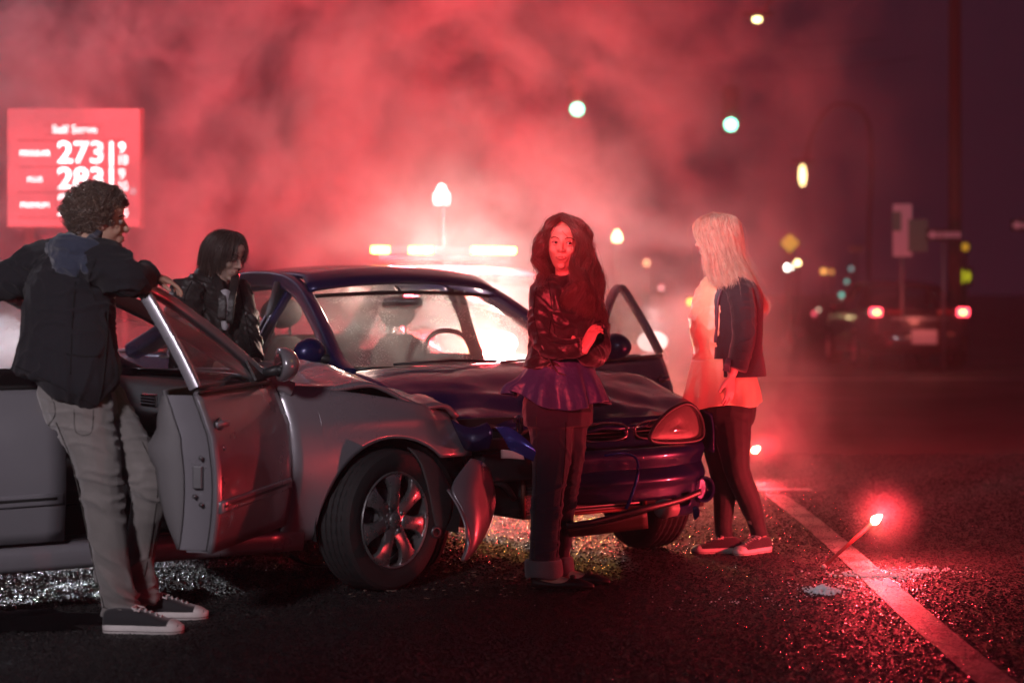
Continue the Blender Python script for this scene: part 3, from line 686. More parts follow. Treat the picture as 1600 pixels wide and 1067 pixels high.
            V, F = sweep(cp, .018, .022, up=(0,1,0), shape=RSQ); FR = ip('window_frame', (V, F), C.framemat, auto=50)
            V, F = sweep(crom([(u*1.0, win_y(z, s, C)+s*.012, z) for u, z in out], 4), .007, up=(0,1,0), n=6)
            ip('window_seal', (V, F), SEAM)
            if getattr(C, 'glassdoors', True):
                ctr = Vector((np.mean([p[0] for p in out]), 0, 1.08)); pts = [Vector(p) for p in cp]
                ztop = max(z for u, z in out); V, F = [], []
                zs = np.linspace(.91, ztop-.004, 10)
                for z in zs:
                    us = []
                    for i in range(len(cp)-1):
                        z0, z1 = cp[i][2], cp[i+1][2]
                        if (z0-z)*(z1-z) <= 0 and abs(z1-z0) > 1e-6: us.append(lerp(cp[i][0], cp[i+1][0], (z-z0)/(z1-z0)))
                    if z < .926: us = [out[0][0], out[-1][0] if which == 'front' else -2.38]
                    if len(us) < 2: us = [out[4][0]]*2
                    V += [(min(us), win_y(z, s, C)+s*.002, z), (max(us), win_y(z, s, C)+s*.002, z)]
                F = [(2*j, 2*j+1, 2*j+3, 2*j+2) if s < 0 else (2*j, 2*j+2, 2*j+3, 2*j+1) for j in range(len(zs)-1)]
                ip('window_glass', (V, F), C.sideglass if (which, s) in C.open or C.silver else GLC)
            V, F = sweep([(u, s*(side(u,.912,W)+.001), .912) for u in np.linspace(a+.01, b-.04, 8)], .010, .012, up=(0,1,0), n=6); ip('belt_moulding', (V, F), SEAM)
            V, F = sweep([(u, s*(side(u,.485,W)+.004), .485+.01*(u+1.5)) for u in np.linspace(a+.02, b-.015, 12)], .022, .008, up=(0,1,0), shape=RSQ)
            ip('side_moulding', (V, F), PM)
            V, F = sweep([(u, s*(side(u,.485,W)+.0125), .487+.01*(u+1.5)) for u in np.linspace(a+.05, b-.04, 12)], .0055, .002, up=(0,1,0), shape=RSQ)
            ip('moulding_strip', (V, F), SEAM)
            # handle
            uh = a+.11; zh = .775
            V, F = ellipsoid((uh, s*(side(uh,zh,W)-.003), zh-.012), (.052,.007,.050)); ip('handle_recess_shade', (V, F), mat('recess_shade_dark', (.03,.028,.03), .15, .3, coat=1))  # raised dark disc, the shade of the cup put into its colour
            V, F = sweep(crom([(uh-.058, s*(side(uh,zh,W)+.006), zh+.012),(uh-.03, s*(side(uh,zh,W)+.022), zh+.018),(uh+.03, s*(side(uh,zh,W)+.022), zh+.016),(uh+.055, s*(side(uh,zh,W)+.004), zh+.01)], 4), .013, .009, up=(0,1,0), n=8)
            ip('handle', (V, F), PM)
            if which == 'front':
                V, F = lathe([(0,0),(.011,0),(.011,.004),(0,.005)], 12, 'y')
                ip('lock', ([Vector((p.x+uh+.0, p.y*s + s*(side(uh,zh-.06,W)), p.z+zh-.075)) for p in V], F), CHR)
                # wing mirror
                um, zm = -.66, .985; y0 = s*(side(um,.92,W))
                V, F = sweep([(um+.05, y0-s*.03, .945),(um+.03, y0+s*.03, .955),(um+.01, y0+s*.075, .965)], [.035,.03,.03], [.03,.022,.022], n=8); MR = ip('mirror_stalk', (V, F), BLK)
                V, F = [], []
                VV, FF = ellipsoid((0,0,0), (.055,.082,.062), None, 20, 14)
                VV = [Vector((v.x if v.x > -.018 else -.018, v.y, v.z)) for v in VV]
                mc = Vector((um, y0+s*.095, zm)); TW = Matrix.Rotation(R(C.twist if s < 0 else 0), 3, 'Z')
                VV = [TW @ Vector((v.x*1.15, v.y, v.z*(1.12-.15*v.y*s/.1))) + mc for v in VV]
                ip('mirror_shell', (VV, FF), C.mirmat)
                V, F = grid(lambda p, q: Vector((um-.024, y0+s*.095+(p-.5)*.132*(1-.9*(abs(q-.5)*2)**3*.3), zm+(q-.5)*.095*(1-.9*(abs(p-.5)*2)**3*.35))), 8, 6)
                ip('mirror_glass', ([TW @ (v-mc) + mc for v in V], F), CHR)
                V, F = [(-.60, win_y(.925,s,C)+s*.012, .925), (-.755, win_y(1.02,s,C)+s*.012, 1.022), (-.755, win_y(.925,s,C)+s*.012, .925)], [(0,1,2)]
                ip('mirror_corner', (V, F), BLK, smooth=False, solid=.01, soff=0)
    # roof frame: A pillar, roof rail, C pillar
    for s in (-1, 1):
        rail = crom([(-.44, s*(W-.075), .875), (-.60, s*(W-.10), .945), (-.92, s*(W-.185), 1.14), (-1.22, s*(W-.255), 1.285), (-1.50, s*(W-.282), 1.335), (-1.9, s*(W-.285), 1.33), (-2.25, s*(W-.26), 1.25), (-2.55, s*(W-.19), 1.07), (-2.85, s*(W-.12), .93)], 6)
        k = len(rail); rr = [lerp(.036,.03, min(1, i/12)) if i < 26 else lerp(.03,.075, (i-26)/(k-27)) for i in range(k)]
        V, F = sweep(rail, [C.pil]*k, rr, up=(0,s,0), shape=RSQ); put('roof_rail', (V, F), PM, auto=60)
        V, F = sweep([(-1.437, s*(W-.11), .88), (-1.435, s*(W-.20), 1.10), (-1.432, s*(W-.27), 1.32)], .035, .025, up=(0,s,0), shape=RSQ); put('centre_pillar', (V, F), C.framemat if C.silver else BLK)
    hwr = W-.28
    def roof(p, q):
        u = lerp(-1.10, -2.30, p); y = lerp(-1, 1, q)*(hwr - .02*math.sin(p*math.pi) + .035*sstep(.12, 0, p))
        z = 1.30 + .055*math.sin(math.pi*min(1, max(0, p*.9+.12)))**.7 + .042*(1-(abs(q-.5)*2)**2.4) - .02*sstep(.75, 1, p) - .060*sstep(.11, -.02, p)
        u += .06*(1-(abs(q-.5)*2)**2)*(1-p*2)
        return Vector((u, y, z))
    put('roof', grid(roof, 20, 20), PM, solid=.02)
    def wind(p, q):
        y = lerp(-1, 1, p); k = 1-y*y
        u = lerp(-.56, -1.13, q) + lerp(.20, .06, q)*k; z = lerp(.905, 1.245, q) + .035*math.sin(q*math.pi) + .02*k*q
        return Vector((u, y*lerp(W-.13, hwr+.03, q), z))
    WS = put('windscreen', grid(wind, 20, 12), C.windglass)
    V, F = sweep([wind(p, 1.0)+Vector((.0,0,.004)) for p in np.linspace(0,1,14)], .012, .012, n=6); put('windscreen_seal', (V, F), SEAM)
    V, F = sweep([wind(p, 0.0)+Vector((.0,0,-.0)) for p in np.linspace(0,1,14)], .016, .012, n=6); put('windscreen_seal', (V, F), SEAM)
    def rearg(p, q):
        y = lerp(-1, 1, p); k = 1-y*y
        return Vector((lerp(-2.86, -2.28, q) - .10*k*(1-q), y*lerp(W-.18, hwr-.01, q), lerp(.93, 1.29, q)+.03*math.sin(q*math.pi)+.03*k*q))
    put('rear_window', grid(rearg, 14, 8), GLC)
    # hood and cowl
    hn = C.hood_nose
    def hood(p, q):
        y = lerp(-1, 1, q); k = 1-y*y; u = lerp(-.50+.20*k, hn-C.hood_corner+(.10+C.hood_corner)*k, p)
        z = zhoodside(min(u, .8)) + .052*(1-abs(y)**2.6)*(1-.3*p)
        yw = side(min(max(u,-.6),.75), zhoodside(min(u,.8)), W) - .012
        return Vector((u, y*yw, z+.004))
    put('hood', grid(hood, 44, 40), PM, solid=.02, auto=24)
    V, F = grid(lambda p, q: Vector((lerp(-.62,-.44,p)+.19*(1-lerp(-1,1,q)**2), lerp(-1,1,q)*(W-.12), .875-.01*p)), 4, 14); put('cowl', (V, F), BLK)
    # trunk, tail panel
    def trunk(p, q):
        y = lerp(-1,1,q); u = lerp(-2.82, TAIL+.03, p)-.05*(1-y*y); return Vector((u, y*(side(u,.90,W)-.02), .925+.03*(1-abs(y)**3)-.035*p*p))
    put('trunk_lid', grid(trunk, 8, 14), PM, solid=.015)
    put('tail_panel', grid(lambda p, q: Vector((TAIL-.03-.05*(1-(2*p-1)**2)+.04*q, (2*p-1)*(side(TAIL,.6,W)-.01), lerp(.5,.90,q))), 12, 5), PM, solid=.015)
    def bump_r(p, q):
        y = 2*p-1; return Vector((TAIL-.12+.35*abs(y)**5-.05*math.sin(q*math.pi)+.02, y*(halfw(-3.4,W)-.01+.01*math.sin(q*math.pi)), lerp(.27,.58,q)))
    put('rear_bumper', grid(bump_r, 24, 6), PM, solid=.02)
    # interior
    if C.interior:
        V, F = grid(lambda p, q: Vector((lerp(-.40,-.98,p), (2*q-1)*(W-.17), .875+.03*math.sin(p*3)*p-.10*sstep(.7,1,p)+.03*math.exp(-((q-C.wheel_q)/.13)**2)*sstep(.5,.9,p))), 14, 20)
        DS = put('dashboard', (V, F), mat('dash_plastic', (.055,.052,.055), .6, bump=.2, bscale=180), solid=.09, soff=1)
        V, F = box((-.86, 0, .55), (.30,.24,.46)); put('console', (V, F), BLK, smooth=False, bevel=.02)
        for yv in (-.58, -.16, .16, .58):
            V, F = box((-.985, yv, .835), (.012,.15,.055)); VN = put('air_vent', (V, F), CHR, DS, smooth=False, bevel=.006)
            V, F = merge([box((-.993, yv, .835+z_), (.010,.13,.006)) for z_ in (-.018,-.006,.006,.018)]); put('vent_slat', (V, F), BLK, DS, smooth=False)
        sw = (2*C.wheel_q-1)*(W-.17)
        Mw = Matrix.Translation((-1.06, sw, .90)) @ Matrix.Rotation(R(-25), 4, 'Y')
        ring = [Mw @ Vector((0, .185*math.cos(t), .185*math.sin(t))) for t in np.linspace(0, 2*math.pi, 33)[:-1]]
        V, F = sweep(ring, .014, up=(1,0,.2), n=8, closed=True, cap=False); SWH = put('steering_wheel', (V, F), BLK)
        V, F = merge([sweep([Mw @ Vector((0,.0,0)), Mw @ Vector((0,.18*math.cos(R(a_)), .18*math.sin(R(a_))))], .014,.02, n=6) for a_ in (10,170,270)]); put('spokes', (V, F), BLK, SWH)
        V, F = ellipsoid(Mw @ Vector((0,0,-.01)), (.03,.065,.06)); put('wheel_hub', (V, F), BLK, SWH)
        V, F = sweep([Mw @ Vector((0,0,0)), Vector((-.85, sw, .82))], .03, n=8); put('column', (V, F), BLK, SWH)
        for y in (-.37, .37):
            b_ = crom([(-1.42, y, .50, .20, .09),(-1.58, y, .56, .22, .075),(-1.66, y, .80, .22, .065),(-1.72, y, .96, .17, .055),(-1.735, y, 1.03, .08, .04)], 4)
            V, F = sweep([p[:3] for p in b_], [p[3] for p in b_], [p[4] for p in b_], up=(1,0,0), shape=rsq(.8)); ST = put('seat_back', (V, F), INT)
            b_ = crom([(-1.62, y, .48, .19, .08),(-1.4, y, .50, .235, .085),(-1.15, y, .50, .235, .085),(-1.06, y, .475, .21, .06)], 3)
            V, F = sweep([p[:3] for p in b_], [p[3] for p in b_], [p[4] for p in b_], up=(0,0,1), shape=rsq(.7)); put('seat_cushion', (V, F), INT, ST)
            V, F = ellipsoid((-1.75, y, 1.16), (.055,.125,.085), None, 18, 12); put('headrest', (V, F), INT, ST)
            for e in (-.05,.05):
                V, F = sweep([(-1.74, y+e, 1.03),(-1.745, y+e, 1.12)], .007, n=6); put('headrest_post', (V, F), CHR, ST)
        V, F = grid(lambda p, q: Vector((-2.42-.12*q-.03*math.sin(p*math.pi*3)**2, (2*p-1)*(W-.22), lerp(.5,1.02,q))), 16, 6); put('rear_seat', (V, F), INT, solid=.1)
        V, F = merge([sweep([(-1.19,0,1.30),(-1.13,.0,1.265),(-1.115,0,1.235)], .009, n=6)]); put('mirror_arm', (V, F), BLK)
        V, F = sweep([(-1.12, y, 1.215+.0*y) for y in np.linspace(-.12,.12,7)], [.012,.018,.02,.02,.02,.018,.012], [.024,.032,.034,.034,.034,.032,.024], up=(0,0,1), n=10); put('rear_view_mirror', (V, F), BLK)
    return T
def rim_mesh(n=7):
    parts = []
    # local: axis y (outer face towards -y), radius plane xz
    lip = lathe([(.205,.045),(.212,-.015),(.205,-.028),(.196,-.022),(.190,.02),(.186,.06)], 48, 'y')
    parts.append(lip)
    return parts
def build_wheel(T, u, y, s, steer, C, hubcaps=True, tread=True):
    """wheel, its face towards side s; parts under the thing: wheel > tyre, rim, spokes"""
    r = .305; w = .10
    M = Matrix.Translation((u, y, r)) @ Matrix.Rotation(R(steer), 4, 'Z')
    if s > 0: M = M @ Matrix.Rotation(math.pi, 4, 'Z')
    prof = [(.203,-w*.86),(.222,-w*.99),(.255,-w*1.04),(.283,-w*.98),(.297,-w*.85),(.304,-w*.68)]
    for k, x in enumerate(np.linspace(-.62,.62,9)):
        prof.append((.3055 if k % 2 else .300, w*x))
    prof += [(.304,w*.68),(.297,w*.85),(.283,w*.98),(.25,w*1.04),(.21,w*.9),(.2,w*.8)]
    V, F = lathe(prof, 72, 'y')
    V = [Vector(v) for v in V]
    k = len(prof)
    for i in range(72):
        for q in range(5, 15):
            if (i + (q % 2)) % 2 == 0:
                v = V[i*k+q]; d = Vector((v.x, 0, v.z)).normalized(); V[i*k+q] = v - d*.0045
    V = [v if v.z > -r+.004 else Vector((v.x, v.y*1.03, -r+.004)) for v in V]
    WH = mesh('wheel', [M @ v for v in V], F, RUB, T, auto=28)
    V, F = lathe([(.20,.06),(.21,-.085),(.204,-.098),(.197,-.094),(.192,-.06),(.185,.05)], 56, 'y')
    RM = mesh('rim', [M @ Vector(v) for v in V], F, ALU, WH, auto=40)
    V, F = lathe([(0,-.01),(.188,.0)], 40, 'y'); mesh('brake_backing', [M @ Vector(v) for v in V], F, DRK, WH)
    V, F = lathe([(0,-.03),(.125,-.03),(.13,-.02),(.13,0)], 40, 'y'); mesh('brake_disc', [M @ Vector(v) for v in V], F, STEEL, WH)
    n = C.spokes
    for i in range(n):
        a0 = 2*math.pi*i/n + .2
        rows = []
        for t in np.linspace(0, 1, 9):
            rr_ = lerp(.045, .200, t); hw = lerp(.034, .052, t) - .016*math.sin(t*math.pi) + .075*max(0, t-.80)
            dep = -.080 - .018*math.sin(t*math.pi*.9) + .004*t
            rows.append((rr_, hw, dep))
        V, F = [], []
        for rr_, hw, dep in rows:
            for (e, dd) in ((-1,.016),(-.86,.002),(-.3,-.003),(.3,-.003),(.86,.002),(1,.016)):
                V.append(Vector((rr_, dep+dd, e*hw)))
        for j in range(len(rows)-1):
            for q in range(5): F.append((6*j+q, 6*j+q+1, 6*j+q+7, 6*j+q+6))
        Rm = Matrix.Rotation(a0, 4, 'Y'); mesh('spoke', [M @ (Rm @ v) for v in V], F, ALU, WH, solid=.006, auto=40)
    V, F = lathe([(0,-.100),(.024,-.100),(.030,-.096),(.032,-.090),(.066,-.087),(.076,-.076),(.078,-.03)], 32, 'y'); HB = mesh('hub_cap', [M @ Vector(v) for v in V], F, ALU, WH, auto=35)
    for i in range(4):
        a0 = 2*math.pi*i/4 + .5
        V, F = lathe([(0,-.004),(.008,-.004),(.0145,.004),(.0145,.03)], 6 if not hubcaps else 12, 'y')
        mesh('wheel_nut', [M @ (Vector(v)+Vector((.054*math.cos(a0), -.092, .054*math.sin(a0)))) for v in V], F, STEEL, WH)
    return WH
B_S, A_B = 33, 36
def rz_heading(hx, hy): return math.atan2(hy, hx)
SILVER = paint('silver_paint', (.33,.32,.35), .45, .27, drops=.3, dirt=.25)
BLUE = paint('blue_paint', (.009,.011,.105), .35, .28, drops=.6, dirt=.3)
WHITE = paint('white_paint', (.75,.75,.75), 0, .3, drops=.2)
DARKP = paint('dark_maroon_paint', (.05,.02,.025), .2, .3, drops=.2)
# ---------------- silver sedan
def silver_damage(v, part):
    u, y, z = v; o = Vector(v)
    n = lambda k, s=0: mnoise.noise(Vector((u*k+s, y*k, z*k)))
    side_f = (y+.85)/1.7
    tri = lambda x: abs((x % 1.0)-.5)*2
    if part == 'hood':
        # shoved back and buckled across a fold
        t = sstep(-.45, .55, u)
        o.x -= .10*t*(.4+side_f)
        f = math.exp(-((u-.02-.10*y)/.13)**2); o.z += .075*f*(.55+.45*math.cos(y*2.2)) - .03*math.exp(-((u-.22)/.08)**2)
        o.z += .035*t + .02*n(4, 1)*t + .012*n(11, 3)*t
        o.x += .03*n(5, 7)*t; o.y += .015*n(6, 2)*t
        o.z += .022*(tri(u*3.3+y*1.1+.2*n(3))-.5)*t + .012*(tri(u*2-y*3.7+.3*n(4,2))-.5)*t
        if u > .36: o.z -= .10*sstep(.36, .52, u)*(1+.5*n(6, 5)); o.x -= .06*sstep(.40,.55,u)
    elif part.startswith('fender-'):
        t = sstep(.12, .45, u)
        o.y += (.055*t*sstep(.55,.85,z) + .012*n(5,2)*t); o.x -= .04*t*sstep(.6,.75,z)
        k = (u-.24) + (z-.72)*.45
        if k > 0: o.y += .22*k
        o.y += .020*(tri(u*5.1+z*2.3+.15*n(4,9))-.5)*t + .014*(tri(z*7-u*3)-.5)*t*sstep(.22,.4,u)
        o.z -= .018*sstep(.2,.45,u)*sstep(.7,.85,z)
    elif part == 'fender1':
        t = sstep(-.1, .45, u); o.x -= .22*t; o.y -= .08*t; o.z += .03*t*n(5)
    return o
Car.pil = .030; Car.hood_corner = 0; Car.eng = .1; Car.twist = 0
S = Car(); S.W = .85; S.paint = SILVER; S.silver = True; S.framemat = SILVER; S.mirmat = SILVER; S.sideglass = GLS; S.windglass = GLW
S.open = {('front',-1): 46}; S.interior = True; S.wheel_q = .72; S.hood_nose = .42; S.fender_end = .43; S.fender_low = .56; S.damage = silver_damage; S.spokes = 7; S.twist = -58
OS = Vector((-.975, 9.18, 0))
ST = build_car('silver_sedan', 'crashed silver sedan with its near front door open and crumpled nose', 'car', OS, R(B_S), S)
build_wheel(ST, 0, -.745, -1, 17, S); build_wheel(ST, 0, .745, 1, 17, S); build_wheel(ST, -2.62, -.745, -1, 0, S); build_wheel(ST, -2.62, .745, 1, 0, S)
# torn remains of the bumper, liner tongue, inner nose
def sput(nm, VF, m, **kw): return mesh(nm, VF[0], VF[1], m, ST, **kw)
PW = ST  # shorthand
def s_local(px, py, d):   # a point given by direction and distance, in the silver car's own frame
    p = P(px, py, d) - OS; c, s_ = math.cos(-R(B_S)), math.sin(-R(B_S)); return Vector((p.x*c-p.y*s_, p.x*s_+p.y*c, p.z))
def surf(rows, nu=6, nv=6):
    """smooth sheet through rows of points (world, photo-based)"""
    rr_ = [crom(r, nu) for r in rows]; k = len(rr_[0]); out = []
    cols_ = [crom([r[i] for r in rr_], nv) for i in range(k)]; m_ = len(cols_[0])
    V = [Vector(cols_[i][j]) for j in range(m_) for i in range(k)]
    F = [(j*k+i, j*k+i+1, (j+1)*k+i+1, (j+1)*k+i) for j in range(m_-1) for i in range(k-1)]
    return V, F
L_ = s_local
rows = [[L_(735,716,8.30), L_(752,722,8.36), L_(765,735,8.5)],
        [L_(705,762,8.20), L_(738,765,8.24), L_(772,778,8.48)],
        [L_(722,800,8.17), L_(745,806,8.22), L_(766,812,8.42)],
        [L_(730,850,8.14), L_(742,848,8.18), L_(752,842,8.32)],
        [L_(724,876,8.12), L_(728,873,8.14), L_(733,868,8.2)]]
sput('torn_bumper', surf(rows, 5, 5), SILVER, solid=.008, auto=35)
V, F = sweep(crom([L_(700,765,8.20),L_(716,790,8.17),L_(728,820,8.14),L_(731,850,8.13),L_(722,876,8.11)], 5), .012, .006, n=6); sput('bumper_flange', (V, F), SILVER)
rows = [[L_(636,700,8.25), L_(668,712,8.28), L_(690,738,8.35)],
        [L_(655,722,8.20), L_(682,745,8.24), L_(706,775,8.3)],
        [L_(668,765,8.17), L_(686,785,8.19), L_(704,805,8.25)],
        [L_(675,800,8.16), L_(687,812,8.17), L_(697,822,8.2)],
        [L_(680,822,8.16), L_(688,838,8.16), L_(690,841,8.18)]]
sput('liner_tongue', surf(rows, 4, 4), mat('dusty_plastic', (.07,.065,.065), .6, bump=.3, bscale=40, vary=.3), solid=.006)
V, F = lathe([(.016,-.004),(.026,-.004),(.026,.004),(.016,.004),(.016,-.004)], 14, 'y'); c_ = L_(682,831,8.13); sput('bracket_ring', ([Vector(v)+c_ for v in V], F), STEEL)
V, F = merge([box((.42,-.38,.52),(.16,.5,.12)), box((.38,.2,.60),(.2,.9,.25)), box((.36,-.60,.46),(.10,.10,.20)), sweep(crom([(.35,-.68,.66),(.46,-.70,.60),(.47,-.66,.45),(.40,-.7,.36)],4), .02, n=6)])
sput('crushed_front_end', (V, F), BLK, smooth=False, bevel=.01)
for a_, b_, r_ in (((.30,-.72,.60),(.47,-.70,.50),.010), ((.36,-.60,.36),(.40,-.62,.20),.006), ((.40,-.55,.38),(.44,-.50,.26),.005)):
    V, F = sweep(crom([a_, (Vector(a_)+Vector(b_))/2+Vector((.03,-.02,.02)), b_], 4), r_, n=6); sput('torn_bracket', (V, F), STEEL)
V, F = sweep(crom([L_(455,868,8.62),L_(470,878,8.58),L_(500,884,8.55),L_(520,880,8.6)],4), .02,.006, n=6); sput('hanging_flap', (V, F), BLK)
# ---------------- blue car
OB = Vector((.085, 9.525, 0)); RZB = math.atan2(-math.cos(R(A_B)), math.sin(R(A_B)))
def blue_damage(v, part):
    u, y, z = v; o = Vector(v); n = lambda k, s=0: mnoise.noise(Vector((u*k+s, y*k, z*k)))
    if part == 'hood':
        t = sstep(-.5, .5, u); l = sstep(.1, -.7, y)
        o.x -= .10*t*l; o.z += .02*n(3,1)*t + .010*n(9,4)*t - .035*t*l
        o.z += .030*math.exp(-((u-.15+.35*y)/.09)**2)*t - .03*sstep(.44,.60,u)
        o.z += (.020*(abs(((u*3.1-y*1.3+.2*n(3)) % 1.0)-.5)*2-.5) + .012*(abs(((u*2+y*3.3+.3*n(4,2)) % 1.0)-.5)*2-.5))*sstep(-.1,.4,u)
        o.x += .012*n(7,2)*t; o.z -= .075*sstep(-.1,.55,u)
    elif part == 'fender-1':
        t = sstep(-.2, .45, u); o.x -= .16*t; o.y += .12*t+.03*n(6)*t
    if part.startswith('fender'): o.z -= .075*sstep(-.1,.55,u)*sstep(.6,.8,z)
    return o
B = Car(); B.pil = .042; B.hood_corner = .20; B.eng = -.10; B.W = .82; B.paint = BLUE; B.silver = False; B.framemat = BLUE; B.mirmat = BLUE; B.sideglass = glass('dewy_glass', drops=.6, film=.10, scale=210); B.windglass = glass('dewy_windscreen', tint=(.9,.9,.88), drops=.9, film=.33, scale=100)
B.open = {('front',1): 65}; B.interior = True; B.wheel_q = .72; B.hood_nose = .50; B.fender_end = .44; B.fender_low = .50; B.damage = blue_damage; B.spokes = 5
BT = build_car('blue_sedan', 'wrecked dark blue sedan facing the road with torn front bumper', 'car', OB, RZB, B)
build_wheel(BT, 0, -.715, -1, -8, B); build_wheel(BT, 0, .715, 1, -8, B); build_wheel(BT, -2.62, -.715, -1, 0, B); build_wheel(BT, -2.62, .715, 1, 0, B)
def b_local(px, py, d):
    p = P(px, py, d) - OB; c, s_ = math.cos(-RZB), math.sin(-RZB); return Vector((p.x*c-p.y*s_, p.x*s_+p.y*c, p.z))
def bput(nm, VF, m, **kw): return mesh(nm, VF[0], VF[1], m, BT, **kw)
def nose_u(y, z):   # plan curve of the bumper
    return .64 - .40*max(0, abs(y)-.15)**2.2/.6 - .03*abs((z-.45)/.2)**2
# bumper cover, only the far two thirds are left, with mouth openings cut into it
ys = np.concatenate([np.linspace(-.36,.66,50), np.linspace(.66,.80,11)[1:]]); zs = np.linspace(.22, .565, 22)
def inside(y, z):
    if z < .32 and -.30 < y < .42: return True           # lower mouth
    if z < .36 and .42 < y < .58: return ((y-.50)/.065)**2+((z-.30)/.035)**2 < 1
    return False
V, F = [], []
for z in zs:
    for y in ys:
        jag = .0
        yy = y if y > -.30 else y + .05*math.sin(z*40)
        u = nose_u(yy, z) if yy < .66 else lerp(nose_u(.66, z), nose_u(.66,z)-.34, ((yy-.66)/.14)**1.5)
        w = yy if yy < .66 else .66+.13*math.sin((yy-.66)/.14*1.57)
        u += .016*math.exp(-((z-.41)/.02)**2) + .012*math.exp(-((z-.53)/.018)**2) - .018*math.exp(-((z-.47)/.018)**2)
        V.append(Vector((u, w, z + .02*sstep(.1,-.36,y)*mnoise.noise(Vector((y*5, z*5, 1))))))
for j in range(21):
    for i in range(59):
        if inside((ys[i]+ys[i+1])/2, (zs[j]+zs[j+1])/2): continue
        k = j*60+i; F.append((k, k+1, k+61, k+60))
bput('front_bumper', (V, F), BLUE, solid=.012, auto=45)
# upper nose panel with two nostril grilles
def upn(p, q):
    y = lerp(-.30, .46, p); z = lerp(.57, .705, q); return Vector((nose_u(y, .5)-.03-.05*q, y, z))
V, F = [], []; nP, nQ = 46, 14
for j in range(nQ+1):
    for i in range(nP+1): V.append(upn(i/nP, j/nQ))
for j in range(nQ):
    for i in range(nP):
        y = lerp(-.30,.46,(i+.5)/nP); z = lerp(.57,.705,(j+.5)/nQ)
        if abs(y-.30) < .135 and abs(z-.64) < .040 - .02*max(0, y-.36)/.1: continue
        if abs(y+.02) < .135 and abs(z-.64) < .040: continue
        k = j*(nP+1)+i; F.append((k, k+1, k+nP+2, k+nP+1))
bput('nose_panel', (V, F), BLUE, solid=.012, auto=40)
for yc in (.30, -.02):
    ring = [Vector((nose_u(yc+.13*math.cos(t), .5)-.045, yc+.137*math.cos(t)*(1), .64+.043*math.copysign(abs(math.sin(t))**.6, math.sin(t)))) for t in np.linspace(0, 2*math.pi, 33)[:-1]]
    V, F = sweep(ring, .005, n=6, closed=True, cap=False, up=(1,0,0)); bput('grille_trim', (V, F), mat('edge_chrome', (.35,.35,.38), .2, .9))
    V, F = merge([box((nose_u(yc,.5)-.085, yc, .615+.018*k), (.02,.26,.004)) for k in range(4)]); bput('grille', (V, F), BLK, smooth=False)
# headlight at the far corner
LENS = bpy.data.materials.new('lamp_lens'); LENS.use_nodes = True; _b = LENS.node_tree.nodes['Principled BSDF']; _b.inputs['Base Color'].default_value = (.10,.07,.06,1); _b.inputs['Roughness'].default_value = .10; _b.inputs['Alpha'].default_value = .30; _b.inputs['Coat Weight'].default_value = 1
HLO = crom([(1020,688),(1021,672),(1034,654),(1052,639),(1072,631),(1086,638),(1095,654),(1098,676),(1090,686),(1060,690)], 4, closed=True)
def hl(p, q, off=0):
    i = p*len(HLO); a = HLO[int(i) % len(HLO)]; px, py = 1061+(a[0]-1061)*q, 664+(a[1]-664)*q
    v = b_local(px, py, 9.0+.30*(px-1020)/78); return Vector((v.x + .035*(1-q*q) + off, v.y, v.z))
V, F = grid(lambda p, q: hl(p, q), 40, 6); bput('headlight', (V, F), LENS)
V, F = grid(lambda p, q: hl(p, q*1.02, -.045+.03*q), 40, 5); bput('headlight_reflector', (V, F), mat('reflector', (.34,.32,.28), .45, .15, bump=.3, bscale=40))
ring = [hl(t, 1.03) for t in np.linspace(0,1,41)[:-1]]; V, F = sweep(ring, .010, n=6, closed=True, cap=False, up=(1,0,0)); bput('headlight_surround', (V, F), BLK)
V, F = sweep(crom([(nose_u(.45,.5)-.05,.44,.57),(nose_u(.6,.5)-.10,.60,.57),(nose_u(.70,.5)-.20,.74,.59)],5), .012,.02, n=6); bput('lamp_sill', (V, F), BLK)
# fog lamp housing at the far lower corner
V, F = lathe([(0,.0),(.045,-.005),(.052,-.03),(.062,-.035),(.066,.02),(.06,.08)], 24, 'x'); c_ = Vector((nose_u(.66,.4)+.0, .655, .335)); bput('fog_lamp_housing', ([Vector((-v[0]+c_.x, v[1]+c_.y, v[2]+c_.z)) for v in V], F), BLUE, auto=40)
# inner structure seen through the torn near side
V, F = box((.46, -.05, .50), (.07, 1.15, .13)); bput('bumper_beam', (V, F), mat('beam_dirty', (.05,.045,.05), .5, .4, vary=.4, vscale=9), smooth=False, bevel=.012)
V, F = box((.40, .0, .36), (.035, .70, .20)); RD = bput('radiator', (V, F), mat('radiator_fins', (.16,.15,.15), .45, .6, bump=1.0, bscale=90), smooth=False)
for z_ in np.linspace(.27,.45,13):
    V, F = box((.421, 0, z_), (.006,.66,.005)); mesh('fin', V, F, STEEL, RD, smooth=False)
V, F = merge([sweep([(.43,-.36,.26),(.43,.36,.26)], .010, n=6), sweep([(.43,-.36,.46),(.43,.36,.46)], .012, n=6), sweep([(.43,-.355,.26),(.43,-.355,.46)], .012, n=6), sweep([(.43,.355,.26),(.43,.355,.46)], .012, n=6)]); bput('radiator_frame', (V, F), mat('rusty_frame', (.22,.07,.05), .6, .3, vary=.4))
V, F = box((.33,-.1,.62),(.10,1.2,.18)); bput('slam_panel', (V, F), DRK, smooth=False)
V, F = lathe([(0,0),(.018,0),(.018,.05),(.026,.055),(.026,.075),(.012,.085),(0,.085)], 12); bput('loose_bulb', ([Vector(v)+Vector((.46,-.40,.64)) for v in V], F), CHR, auto=30)
